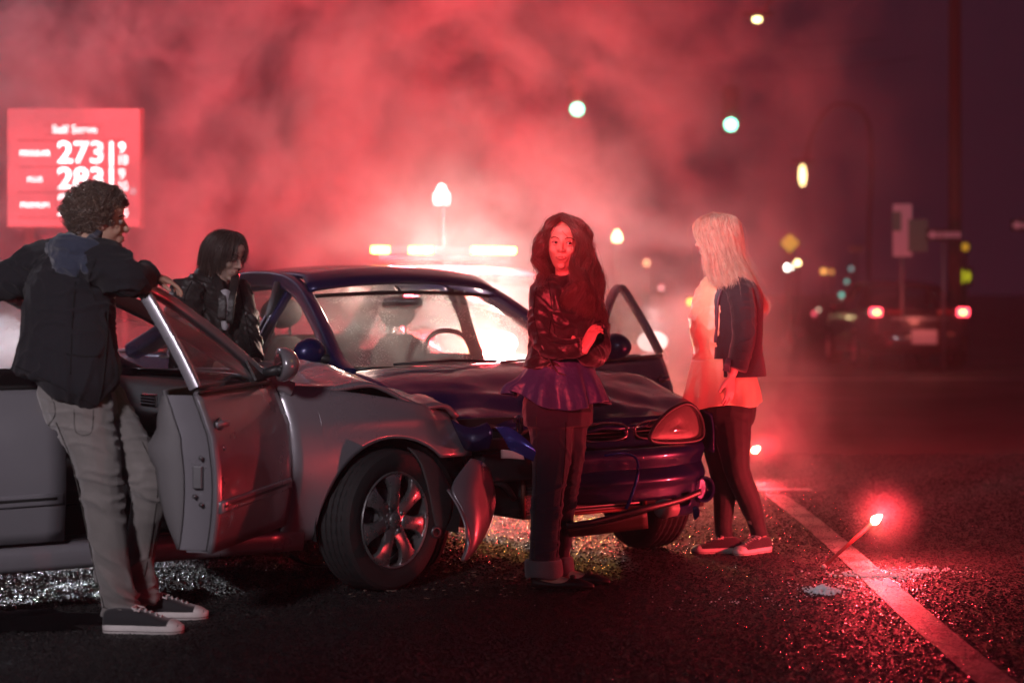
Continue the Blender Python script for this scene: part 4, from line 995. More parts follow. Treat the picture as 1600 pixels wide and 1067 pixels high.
for pts, r in (([(.40,-.52,.68),(.47,-.48,.66),(.46,-.43,.63),(.48,-.36,.66)],.009), ([(.38,-.6,.60),(.45,-.55,.58),(.44,-.48,.62)],.012), ([(.44,-.58,.44),(.48,-.50,.42),(.45,-.42,.35)],.014), ([(.42,-.62,.50),(.47,-.6,.38),(.43,-.55,.28)],.010)):
    V, F = sweep(crom(pts, 5), r, n=6); bput('torn_wiring', (V, F), mat('wiring', (.05,.03,.03), .4))
V, F = box((.44,-.50,.60),(.06,.16,.05)); bput('lamp_bracket', (V, F), STEEL, smooth=False, bevel=.008)
Lb = b_local
rows = [[Lb(775,668,8.66), Lb(792,667,8.62), Lb(812,678,8.58)], [Lb(790,688,8.60), Lb(812,690,8.55), Lb(838,704,8.53)], [Lb(802,712,8.60), Lb(825,716,8.56), Lb(850,728,8.55)]]
bput('fender_shard', surf(rows, 5, 5), paint('bright_blue', (.03,.09,.55), .4, .2), solid=.006)
rows = [[Lb(784,702,8.62), Lb(800,704,8.58), Lb(818,712,8.56)], [Lb(784,716,8.62), Lb(800,716,8.58), Lb(820,718,8.56)]]
bput('white_clip', surf(rows, 3, 3), mat('white_plastic', (.7,.66,.64), .5), solid=.006)
# crumpled near fender edge and hood lip bits
rows = [[Lb(705,655,8.75), Lb(735,668,8.66), Lb(762,660,8.62)], [Lb(712,672,8.72), Lb(740,690,8.63), Lb(770,676,8.58)], [Lb(722,700,8.75), Lb(742,704,8.68), Lb(765,700,8.62)]]
bput('crumpled_fender', surf(rows, 4, 4), BLUE, solid=.006, auto=20)
# hanging blue strip and loose lower trim
V, F = sweep(crom([Lb(945,712,8.86), Lb(972,708,8.84), Lb(994,716,8.84), Lb(996,742,8.84), Lb(986,776,8.82), Lb(978,795,8.8)], 6), .010, .006, n=8); bput('dangling_strip', (V, F), paint('strip_blue', (.02,.05,.35), .4, .2))
V, F = sweep(crom([Lb(885,822,8.62), Lb(930,815,8.66), Lb(1000,797,8.78), Lb(1060,782,8.98), Lb(1095,768,9.1)], 6), .006, .015, n=8); bput('loose_lip', (V, F), mat('scuffed_black', (.015,.013,.02), .4, vary=.4))
rows = [[Lb(886,826,8.63), Lb(940,818,8.68), Lb(1010,800,8.82)], [Lb(888,838,8.68), Lb(945,832,8.74), Lb(1012,824,8.9)]]
bput('undertray', surf(rows, 5, 3), mat('undertray_brown', (.07,.03,.02), .6, vary=.5), solid=.006)
V, F = surf([[Lb(1082,792,9.12), Lb(1088,790,9.12), Lb(1094,797,9.12)], [Lb(1083,806,9.12), Lb(1086,812,9.12), Lb(1092,806,9.12)]], 3, 3); bput('hanging_tag', (V, F), BLUE, solid=.006)
V, F = lathe([(0,0),(.03,0),(.035,.02),(.03,.07),(0,.07)], 12, 'y'); bput('washer_tank', ([Vector(v)*1.3+Lb(1030,795,9.0) for v in V], F), mat('tank_white', (.4,.38,.36), .5))
V, F = box((.22,.1,.27),(.4,.9,.04)); bput('subframe', (V, F), DRK, smooth=False)
# wipers
for y0, y1 in ((-.55,.02),(.05,.60)):
    V, F = sweep([(-.43+.12*(1-(y0)**2), y0, .93), (-.42+.16*(1-((y0+y1)/2)**2), (y0+y1)/2, .945), (-.44+.14*(1-y1**2), y1, .935)], .007, n=6); bput('wiper', (V, F), BLK)
# ---------------- police car behind
AP = 23; OP = Vector((-.63, 17.3, 0)); hP = Vector((math.sin(R(AP)), -math.cos(R(AP)), 0)); 
Q = Car(); Q.W = .92; Q.paint = WHITE; Q.silver = False; Q.framemat = WHITE; Q.mirmat = BLK; Q.sideglass = GLC; Q.windglass = GLC
Q.open = {}; Q.interior = False; Q.wheel_q = .72; Q.hood_nose = .74; Q.fender_end = .60; Q.fender_low = .3; Q.damage = lambda v, p: Vector((v.x*1.12, v.y, v.z*1.045)); Q.spokes = 5
PT = build_car('police_car', 'white patrol car with amber light bar and headlights on behind the blue wreck', 'car', OP + hP*1.75*1.12, math.atan2(hP.y, hP.x), Q)
for u, s in ((0,-1),(0,1),(-2.9,-1),(-2.9,1)): build_wheel(PT, u, s*.80, s, 0, Q)
def qput(nm, VF, m, **kw): return mesh(nm, VF[0], VF[1], m, PT, **kw)
V, F = grid(lambda p, q: Vector((.93-.30*abs(2*p-1)**4+.04*math.sin(q*math.pi), (2*p-1)*.87, lerp(.28,.80,q))), 24, 6); qput('front_bumper', (V, F), WHITE, solid=.02)
for s in (-1, 1):
    V, F = ellipsoid((.89, s*.62, .89), (.05,.13,.08)); qput('headlight', (V, F), emis('headlamp', (1.0,.93,.85), 300) if s < 0 else emis('headlamp_dim', (1.0,.7,.65), 1.6))
bz = 1.58
V, F = box((-1.95, 0, bz-.035), (.26, 1.22, .05)); LB = qput('light_bar', (V, F), BLK, smooth=False, bevel=.01)
AMB = emis('amber_led', (1.0,.62,.10), 26)
kk = 17.2/FPX
for (x0, x1, m_, nm) in ((568,594,AMB,'amber_lamp'), (627,662,AMB,'amber_lamp'), (727,796,AMB,'amber_lamp'), (598,624,emis('dim_lamp',(1,.6,.6),.7),'clear_lamp'), (666,724,emis('dim_lamp'),'clear_lamp') if 0 else (666,724,_m.get('dim_lamp') or emis('dim_lamp',(1,.6,.6),.7),'clear_lamp')):
    y0, y1 = (x0-682)*kk*1.05, (x1-682)*kk*1.05
    V, F = box((-1.84, (y0+y1)/2, bz+.035), (.07, y1-y0, .062)); mesh(nm, V, F, m_, LB, smooth=False, bevel=.012)
V, F = box((-1.98, 0, bz+.035), (.15, 1.20, .045)); mesh('bar_cover', V, F, mat('bar_cover_clear', (.5,.35,.35), .2), LB, smooth=False, bevel=.02)
V, F = sweep([(-2.35,.19,1.40),(-2.35,.19,1.9),(-2.35,.19,2.05)], .006, n=6); qput('antenna', (V, F), mat('antenna_pale', (.6,.5,.5), .4))
la = light('amber_bar_light', 'POINT', OP + Vector((.35,-.35,1.75)), 30, (1.0,.55,.15), .12)
# ---------------- dark sedan driving away at the right
E = Car(); E.W = .86; E.paint = DARKP; E.silver = False; E.framemat = DARKP; E.mirmat = DARKP; E.sideglass = GLC; E.windglass = GLC
E.open = {}; E.interior = False; E.wheel_q = .72; E.hood_nose = .74; E.fender_end = .6; E.fender_low = .3; E.spokes = 5; E.damage = None
DE = 31.0; xE = (1437-800)/FPX*DE
ET = build_car('dark_sedan', 'dark sedan waiting with its red tail lights on beneath the one way sign', 'car', (xE, DE+3.6, 0), R(90), E)
for u, s in ((0,-1),(0,1),(-2.62,-1),(-2.62,1)): build_wheel(ET, u, s*.76, s, 0, E)
def eput(nm, VF, m, **kw): return mesh(nm, VF[0], VF[1], m, ET, **kw)
TLR = emis('tail_red', (1.0,.05,.08), 7); TLC = emis('tail_core', (1.0,.45,.08), 9)
for s in (-1, 1):
    V, F = box((TAIL-.07, s*.68, .905), (.05,.19,.13)); tl = eput('tail_light', (V, F), TLR, smooth=False, bevel=.03)
    V, F = ellipsoid((TAIL-.10, s*.67, .90), (.02,.05,.035)); mesh('brake_bulb', V, F, TLC, tl)
    V, F = box((TAIL-.10, s*.40, .91), (.03,.24,.08)); eput('lid_lamp', (V, F), mat('lens_red', (.25,.02,.03), .3), smooth=False, bevel=.01)
V, F = box((TAIL-.185, -.05, .52), (.012,.40,.22)); PL = eput('number_plate', (V, F), mat('plate_white', (.55,.45,.48), .5), smooth=False)
V, F = box((TAIL-.075, 0, .80), (.02,.9,.05)); eput('plate_lamp_bar', (V, F), STEEL, smooth=False)
light('tail_glow', 'POINT', (xE, DE-.5, .9), 6, (1,.2,.15), .1)
# broken window glass and wet grit glittering under the silver car
GL_ = mat('wet_grit', (.7,.7,.72), .22, .7)
def grit(regions, label):
    parts = []
    for (x0, x1, y0, y1, n) in regions:
        for i in range(n):
            g = G(random.uniform(x0, x1), random.uniform(y0, y1)); s = random.uniform(.0025, .0075)
            k = mnoise.noise(Vector((g.x*5, g.y*5, 0)))
            if k < -.15: continue
            a = random.random()*6.28; t = random.uniform(-.5,.5)
            V = [Vector((s*math.cos(a+q), s*math.sin(a+q), s*t*math.cos(q))) + g + Vector((0,0,.004+s*.5)) for q in (0,1.8,3.9)] + [g+Vector((0,0,.004+s*random.uniform(1,1.6)))]
            parts.append((V, [(0,1,2),(0,1,3),(1,2,3),(2,0,3)]))
    V, F = merge(parts); return tag(mesh('broken_glass', V, F, GL_, smooth=False), label, kind='stuff')
grit([(-10,175,892,942,2600),(60,230,885,925,700),(325,480,872,894,900),(225,330,905,915,150)], 'wet grit and broken glass glittering on the road under the silver car')
def shards():
    parts = []
    for i in range(70):
        g = G(random.gauss(730, 90), random.uniform(868, 945)); s = random.uniform(.004, .014); a = random.random()*6.28
        V = [g+Vector((s*math.cos(a+q)*random.uniform(.5,1.2), s*math.sin(a+q), .005+random.uniform(0,.004))) for q in (0,1.7,3.1,4.6)]
        V += [v+Vector((0,0,.003)) for v in V]; parts.append((V, [(0,1,2,3),(4,5,6,7),(0,1,5,4),(1,2,6,5),(2,3,7,6),(3,0,4,7)]))
    V, F = merge(parts); tag(mesh('debris', V, F, mat('lens_shards', (.25,.20,.16), .15, coat=.6), smooth=False), 'small broken lamp and plastic shards on the asphalt below the crash', kind='stuff')
shards()
V, F = box((-1.62, 0, 1.335), (.14,.09,.018)); bput('added_dome_lamp', (V, F), emis('added_dome_lens', (1.0,.78,.6), 6), smooth=False, bevel=.005)  # unseen dome lamp added so the cabin and windscreen glow
cr, sr = math.cos(RZB), math.sin(RZB)
light('cabin_fill_light', 'POINT', OB + Vector((-1.58*cr, -1.58*sr, 1.27)), 11, (1.0,.62,.5), .05)  # warm light added to fill the cabin
# ------------------------------------------------------------------ people
def blob(name, parts, voxel, m, parent, smooth=3, disp=None):
    V, F = merge(parts)
    me = bpy.data.meshes.new('tmp'); me.from_pydata([tuple(v) for v in V], [], F); me.update()
    o = bpy.data.objects.new('tmp', me); COL.objects.link(o)
    md = o.modifiers.new('r', 'REMESH'); md.mode = 'VOXEL'; md.voxel_size = voxel; md.adaptivity = 0
    if smooth:
        md = o.modifiers.new('s', 'SMOOTH'); md.factor = .5; md.iterations = smooth
    bpy.context.view_layer.update(); dg = bpy.context.evaluated_depsgraph_get()
    out = bpy.data.meshes.new_from_object(o.evaluated_get(dg)); bpy.data.objects.remove(o); bpy.data.meshes.remove(me)
    if disp:
        n = len(out.vertices); co = np.empty(n*3); out.vertices.foreach_get('co', co); co = co.reshape(-1, 3)
        nr = np.empty(n*3); out.vertices.foreach_get('normal', nr); nr = nr.reshape(-1, 3)
        co = disp(co, nr); out.vertices.foreach_set('co', co.ravel()); out.update()
    out.materials.clear(); out.materials.append(m); out.polygons.foreach_set('use_smooth', [True]*len(out.polygons))
    out.name = name; r = bpy.data.objects.new(name, out); COL.objects.link(r); r.parent = parent
    return r
def limb(pts, up=(0,-1,0), n=14, sub=4, shape=None):
    """pts: (x,y,z, rx[, ry]) rows"""
    rows = [list(p[0])+[p[1], p[2] if len(p) > 2 else p[1]] for p in pts]
    A = crom(rows, sub); return sweep([a[:3] for a in A], [abs(a[3]) for a in A], [abs(a[4]) for a in A], up=up, n=n, shape=shape)
def folds(amp, fz, fh, seed=0, centers=()):
    """cloth creases: directional ridged noise, stronger near the given (point, radius, gain)"""
    def f(co, nr):
        out = co.copy()
        for i, (p, n_) in enumerate(zip(co, nr)):
            q = Vector((p[0]*fh+seed, p[1]*fh, p[2]*fz))
            w = mnoise.noise(Vector((p[0]*3+seed, p[1]*3, p[2]*3)))*1.2
            q.z += w*2.0 + (p[0]+p[1])*fh*.8
            a = (1-abs(mnoise.noise(q))*2.6)**3 if abs(mnoise.noise(q)) < .385 else 0.0; b = mnoise.noise(q*2.3)
            g = .55
            for (c, r, k) in centers:
                d2 = (p[0]-c[0])**2+(p[1]-c[1])**2+(p[2]-c[2])**2; g += k*math.exp(-d2/(r*r))
            out[i] = p + n_*(a*1.15+b*.35)*amp*g
        return out
    return f
def basis(F, Uh=(0,0,1)):
    F = Vector(F).normalized(); S = F.cross(Vector(Uh)).normalized(); U = S.cross(F).normalized(); return F, S, U   # S = the person's right
HP_EARS = (7, 8, 9, 10)
def head_parts(c, F, U_=(0,0,1), k=1.0, ears=True):
    F, S, U = basis(F, U_); Rm = Matrix((S, F, U)).transposed(); c = Vector(c)
    def e(s, f, u, r, tilt=0):
        rr_ = Rm if not tilt else Rm @ Matrix.Rotation(R(tilt), 3, 'X')
        return ellipsoid(c + (S*s+F*f+U*u)*k, [x*k for x in r], rr_, 18, 12)
    P_ = [e(0,-.012,.030,(.073,.092,.083)), e(0,.064,-.096,(.018,.013,.013)),
          e(.036,.060,-.024,(.021,.020,.021)), e(-.036,.060,-.024,(.021,.020,.021)), e(0,.076,.026,(.044,.014,.010)), e(0,.060,.055,(.050,.032,.030)),
          e(0,.066,-.060,(.030,.021,.026)),
          e(.0735,-.006,-.005,(.008,.020,.031), 8), e(-.0735,-.006,-.005,(.008,.020,.031), 8), e(.075,-.008,.012,(.010,.022,.018)), e(-.075,-.008,.012,(.010,.022,.018))]
    at = lambda s, f, u: c + (S*s+F*f+U*u)*k
    P_.append(limb([(at(0,.005,.055),.069*k,.084*k),(at(0,.005,.02),.069*k,.085*k),(at(0,.007,-.01),.067*k,.080*k),(at(0,.011,-.04),.0625*k,.0755*k),(at(0,.017,-.068),.053*k,.068*k),(at(0,.030,-.090),.039*k,.052*k),(at(0,.042,-.105),.022*k,.034*k)], up=F, n=24))
    P_.append(sweep([at(0,.082,.022), at(0,.090,.004), at(0,.100,-.014), at(0,.105,-.025), at(0,.096,-.035)], [.006*k,.0070*k,.0085*k,.0105*k,.007*k], up=F, n=10))
    for s in (-1, 1): P_.append(e(s*.012,.090,-.029,(.0075,.010,.0075)))
    P_.append(e(0,.0870,-.0545,(.020,.0070,.0048))); P_.append(e(0,.0860,-.0660,(.017,.0075,.0055)))
    if not ears: P_ = [p for i, p in enumerate(P_) if i not in HP_EARS]
    eyes = [at(s*.0305, .0705, .004) for s in (-1, 1)]
    def carve(co, nr):
        out = co.copy(); Fn = np.array(F)
        for ey in eyes:
            q = np.array(ey + F*.012*k); d = np.linalg.norm(co-q, axis=1); out -= Fn*(.0115*k*np.exp(-(d/(.0150*k))**2))[:, None]
        q = np.array(at(0,.097,-.0605)); dd = co-q
        su = dd @ np.array(U); ss = dd @ np.array(S); sf = dd @ Fn
        out -= Fn*(.0045*k*np.exp(-(su/(.0022*k))**2-(ss/(.019*k))**2-(sf/(.02*k))**2))[:, None]
        return out
    return P_, eyes, carve, at, (F, S, U)
def face_details(T, body, eyes, at, fr, skin_lip, brow, look=None, k=1.0, lips=True):
    F, S, U = fr; Rm = Matrix((S, F, U)).transposed()
    look = Vector(look).normalized() if look else F
    for ey in eyes:
        V, Fc = ellipsoid(ey, (.0122*k,)*3, None, 18, 14); EY = mesh('eye', V, Fc, mat('eye_white', (.38,.34,.33), .25, coat=.5), body)
        q = look.to_track_quat('Z','Y').to_matrix()
        V, Fc = lathe([(0,.0126*k),(.0055*k,.0112*k),(.0062*k,.0100*k)], 16); mesh('iris', [ey + q @ Vector(v) for v in V], Fc, mat('iris_brown', (.03,.015,.01), .2, coat=1), EY)
        # lids
        for sg, lift in ((1, .0030), (-1, -.0052)):
            pts = [ey + (S*math.cos(t)*.0140 + F*(.0128*math.sin(t)**.5 if math.sin(t) > 0 else 0) + U*(lift*2.8 if sg > 0 else lift*1.15)*math.sin(t) )*k for t in np.linspace(.12, math.pi-.12, 9)]
            V, Fc = sweep(pts, [.0016*k]*9, [.0022*k]*9, up=F, n=6); mesh('eyelid', V, Fc, T['skin'] if isinstance(T, dict) else body.data.materials[0], body)
            if sg > 0:
                V, Fc = sweep([p + F*.0018*k - U*.0012*k for p in pts], .0011*k, n=5, up=F); mesh('lashes', V, Fc, brow, body)
        sg = 1 if (ey-at(0,0,0)).dot(S) > 0 else -1
        pts = [at(sg*.013,.092,.0235), at(sg*.025,.0895,.029), at(sg*.038,.080,.029), at(sg*.050,.066,.022)]
        V, Fc = sweep(crom(pts, 4), [.0018*k]*13, [.0030*k]*13, up=F, n=6); mesh('eyebrow', V, Fc, brow, body)
    if lips:
        for u, h, r1 in ((-.0552,.0030,.0048),(-.0655,.0040,.0062)):
            pts = [at(s_*.0235, .0882 - .012*(abs(s_))**2 + (.0015 if abs(s_) < .6 else 0), u + (.0 if u > -.06 else .0018*s_*s_) - (.0035*s_*s_ if u > -.06 else -.003*s_*s_)) for s_ in np.linspace(-1,1,11)]
            rr_ = [.0014*k + h*k*(1-abs(s_)**2.2) for s_ in np.linspace(-1,1,11)]
            V, Fc = sweep(pts, [x*.9 for x in rr_], rr_, up=F, n=8); mesh('lip', V, Fc, skin_lip, body)
def hand_parts(wrist, D, Nn, side=1, curl=25, spread=5, k=1.0, thumb=35):
    """wrist point, direction of the fingers, palm normal (palm faces Nn), side: +1 thumb at D x N side"""
    D = Vector(D).normalized(); N = Vector(Nn); N = (N - D*N.dot(D)).normalized(); A = D.cross(N)*side    # A: towards the thumb
    w = Vector(wrist); P_ = []
    V, F = sweep([w-D*.02*k, w+D*.015*k, w+D*.05*k, w+D*.085*k, w+D*.094*k], [.024*k,.030*k,.041*k,.041*k,.034*k], [.018*k,.016*k,.015*k,.013*k,.009*k], up=N, n=12)
    P_.append((V, F))
    for i, (off, L, r) in enumerate(((.030,.070,.0088),(.010,.079,.0092),(-.011,.073,.0088),(-.030,.057,.0078))):
        p = w + D*.086*k + A*off*k; ang = R(curl*(.5+.12*i)); d = (D + A*math.tan(R(spread))*(1.2-i*.8)).normalized(); pts = [p - D*.02*k, p]; tot = 0
        for j, fr in enumerate((.45,.32,.23)):
            tot += ang*(1.0 if j else .7); dd = d*math.cos(tot) + N*math.sin(tot); p = p + dd*L*fr*k; pts.append(p)
        P_.append(sweep(crom(pts, 3), [lerp(r, r*.75, t)*k for t in np.linspace(0,1,len(pts)*3-2)], up=A, n=8))
    p = w + D*.022*k + A*.026*k; d1 = (D*math.cos(R(thumb)) + A*math.sin(R(thumb)) + N*.35).normalized(); d2 = (D*.9 + A*.25 + N*.35).normalized()
    P_.append(sweep(crom([p-A*.015*k, p, p+d1*.036*k, p+d1*.036*k+d2*.028*k, p+d1*.036*k+d2*.050*k], 3), [.013*k]*4+[.0115*k]*5+[.009*k]*4, up=N, n=8))
    return P_
SKIN = {}
def skin(name, col):
    m = mat(name, col, .45, bump=.08, bscale=300, vary=.08, vscale=30); b = m.node_tree.nodes['Principled BSDF']
    b.inputs['Subsurface Weight'].default_value = .12; b.inputs['Subsurface Radius'].default_value = (.01,.004,.002); return m
def cloth(name, col, rough=.85, bump=.3, bscale=260, sheen=.3, vary=.2, vscale=9): return mat(name, col, rough, bump=bump, bscale=bscale, sheen=sheen, vary=vary, vscale=vscale)
def strands(name, guides, n, m, parent, jit=.010, r=.0011, wave=0, wf=5, seg=14, root_jit=.006, tip=.35, clump=None, lenv=.25, seed=3, coh=None):
    """locks of hair that follow hand-laid guide curves (lists of points); each strand runs between two neighbouring guides"""
    rnd = random.Random(seed); G_ = [np.array(crom(g, 8)) for g in guides]
    def samp(g, t): x = t*(len(g)-1); i = min(int(x), len(g)-2); return g[i]+(g[i+1]-g[i])*(x-i)
    V, F = [], []
    for s in range(n):
        a = rnd.randrange(len(G_)-1); w = rnd.random(); ph = rnd.random()*6.28 if coh is None else (a+w)*coh+rnd.gauss(0,.35); ph2 = rnd.random()*6.28 if coh is None else (a+w)*coh*1.3+rnd.gauss(0,.35); end = 1-lenv*rnd.random()**2
        j0 = np.array([rnd.gauss(0,1) for _ in range(3)]); j1 = np.array([rnd.gauss(0,1) for _ in range(3)]); base = len(V)
        ws = wave*rnd.uniform(.6,1.3); rr_ = r*rnd.uniform(.7,1.4)
        for i in range(seg+1):
            t = i/seg; tt = t*end
            p = samp(G_[a], tt)*(1-w)+samp(G_[a+1], tt)*w + j0*root_jit + j1*jit*t
            p = p + np.array([math.sin(tt*wf*6.28+ph), math.cos(tt*wf*5.1+ph2), .4*math.sin(tt*wf*4+ph2)])*ws*min(1, t*t*4 if coh is not None else t*3)
            q = rr_*(1-(1-tip)*t**2)
            for c_ in range(3):
                an = 2.094*c_+ph; V.append((p[0]+q*math.cos(an), p[1]+q*math.sin(an), p[2]+.3*q*math.sin(an*2)))
        for i in range(seg):
            for c_ in range(3):
                x = base+i*3+c_; y = base+i*3+(c_+1)%3; F.append((x, y, y+3, x+3))
    return mesh(name, V, F, m, parent)
def hair_mat(name, col, rough=.35):
    m = mat(name, col, rough, vary=.45, vscale=40, spec=.7, sheen=.2); b = m.node_tree.nodes['Principled BSDF']; return m
def shoe_sneaker(T, heel, ang, L=.29, pitch=0, roll=0, canvas=None):
    """canvas sneaker: heel point on the ground, direction angle"""
    M = Matrix.Translation(Vector(heel)) @ Matrix.Rotation(ang, 4, 'Z') @ Matrix.Rotation(-R(pitch), 4, 'Y') @ Matrix.Rotation(R(roll), 4, 'X')
    k = L/.29; k3 = k
    def sec(rows, n=20):
        V, F = [], []
        for (x, zc, hw, hh) in rows:
            for i in range(n):
                a = 2*math.pi*i/n; ca, sa = math.cos(a), math.sin(a)
                V.append(Vector((x*k, hw*k*math.copysign(abs(ca)**.8, ca), (zc+hh*math.copysign(abs(sa)**.8, sa))*k)))
        for j in range(len(rows)-1):
            for i in range(n): F.append((j*n+i, j*n+(i+1)%n, (j+1)*n+(i+1)%n, (j+1)*n+i))
        F.append(tuple(range(n))[::-1]); F.append(tuple((len(rows)-1)*n+i for i in range(n)))
        return [M @ v for v in V], F
    rows = [(.0,.040,.012,.026),(.006,.044,.026,.034),(.03,.047,.033,.041),(.07,.048,.036,.042),(.11,.048,.037,.039),(.16,.044,.042,.034),(.21,.035,.046,.024),(.25,.029,.043,.019),(.275,.024,.033,.014),(.286,.021,.016,.008)]
    rows = [tuple(x) for x in crom(rows, 3)]
    UP = mesh('shoe', *sec(rows), canvas or cloth('black_canvas', (.015,.015,.018), .8), T)
    def out(x, g=0):
        w = np.interp(x, [0,.01,.04,.1,.15,.2,.25,.275,.290], [.016,.030,.038,.038,.041,.049,.048,.036,.012]); return w+g
    xs = [0,.004,.012,.03,.06,.1,.14,.18,.22,.25,.268,.282,.290]
    top = [(x, out(x)) for x in xs]+[(x, -out(x)) for x in xs[::-1]]
    V, F = [], []; n = len(top)
    for z, g in ((.001,-.003),(.004,0),(.027,.001),(.031,-.004)):
        for (x, y) in top: V.append(M @ Vector((((x-.145)*(1+g*5)+.145)*k, y*(1+g*16)*k, z*k)))
    for j in range(3):
        for i in range(n): F.append((j*n+i, j*n+(i+1)%n, (j+1)*n+(i+1)%n, (j+1)*n+i))
    F.append(tuple(range(n))[::-1]); F.append(tuple(3*n+i for i in range(n)))
    SO = mesh('sole', V, F, mat('sole_white', (.62,.58,.56), .6, vary=.25, vscale=25), UP, auto=50)
    V2 = [M @ Vector((((x-.145)*1.012+.145)*k, y*1.02*k, z*k)) for z in (.009,.0115) for (x, y) in top]
    F2 = [(i, (i+1)%n, (i+1)%n+n, i+n) for i in range(n)]; mesh('sole_stripe', V2, F2, mat('stripe_dark', (.05,.02,.02), .6), SO)
    rows = [(.232,.030,.0445,.021),(.25,.029,.0445,.0200),(.27,.025,.038,.016),(.285,.021,.020,.010),(.290,.019,.008,.004)]; mesh('toe_cap', *sec([tuple(x) for x in crom(rows, 2)]), mat('sole_white'), UP)
    parts = []
    for i, x in enumerate((.115,.134,.153,.172,.191,.210)):
        zt = np.interp(x, [.07,.11,.16,.21,.25], [.098,.090,.080,.061,.049])
        sg = 1 if i % 2 else -1
        parts.append(sweep([M @ Vector(((x-.004*sg)*k, -.024*k, (zt-.010)*k)), M @ Vector((x*k, 0, (zt+.003)*k)), M @ Vector(((x+.004*sg)*k, .024*k, (zt-.010)*k))], .0042*k, .0026*k, n=6))
    for sg in (-1, 1): parts.append(sweep(crom([M @ Vector((.118*k, 0, .096*k)), M @ Vector((.11*k, sg*.03*k, .093*k)), M @ Vector((.14*k, sg*.042*k, .082*k))], 3), .003*k, n=5))
    V, F = merge(parts); mesh('laces', V, F, mat('lace_white', (.65,.6,.58), .8), UP)
    return UP
DEN = cloth('grey_denim', (.19,.175,.165), .9, .35, 240); NAVY = cloth('navy_denim', (.016,.018,.038), .85, .3, 260)
COATB = cloth('black_wool', (.006,.006,.010), .9, .4, 180, sheen=.05); HOOD = cloth('blue_grey_jersey', (.028,.036,.065), .9, .3, 220)
Z = Vector((0,0,1))

def lp(px, py, d, r, r2=None): return (P(px, py, d), r, r2 or r)

def seam(T, ob, pts, r=.0022, m=None, name='seam', sub=6):
    """a stitched seam laid on a garment, found by looking for the cloth along the lines of sight"""
    me = ob.data; out = []; inv = T.matrix_world.inverted() if False else Matrix.Translation(-Vector(T.location))
    from mathutils.bvhtree import BVHTree
    bv = BVHTree.FromPolygons([v.co for v in me.vertices], [p.vertices[:] for p in me.polygons])
    o0 = inv @ Vector((0,0,CH))
    for (px, py) in crom([list(p) for p in pts], sub):
        d = (P(px, py, 1.0) - Vector((0,0,CH))).normalized(); h = bv.ray_cast(o0, d)
        if h[0] is not None: out.append(h[0] + h[1]*r*.2)
    if len(out) < 3: return
    V, F = sweep(out, r, n=5); mesh(name, V, F, m or ob.data.materials[0], ob)
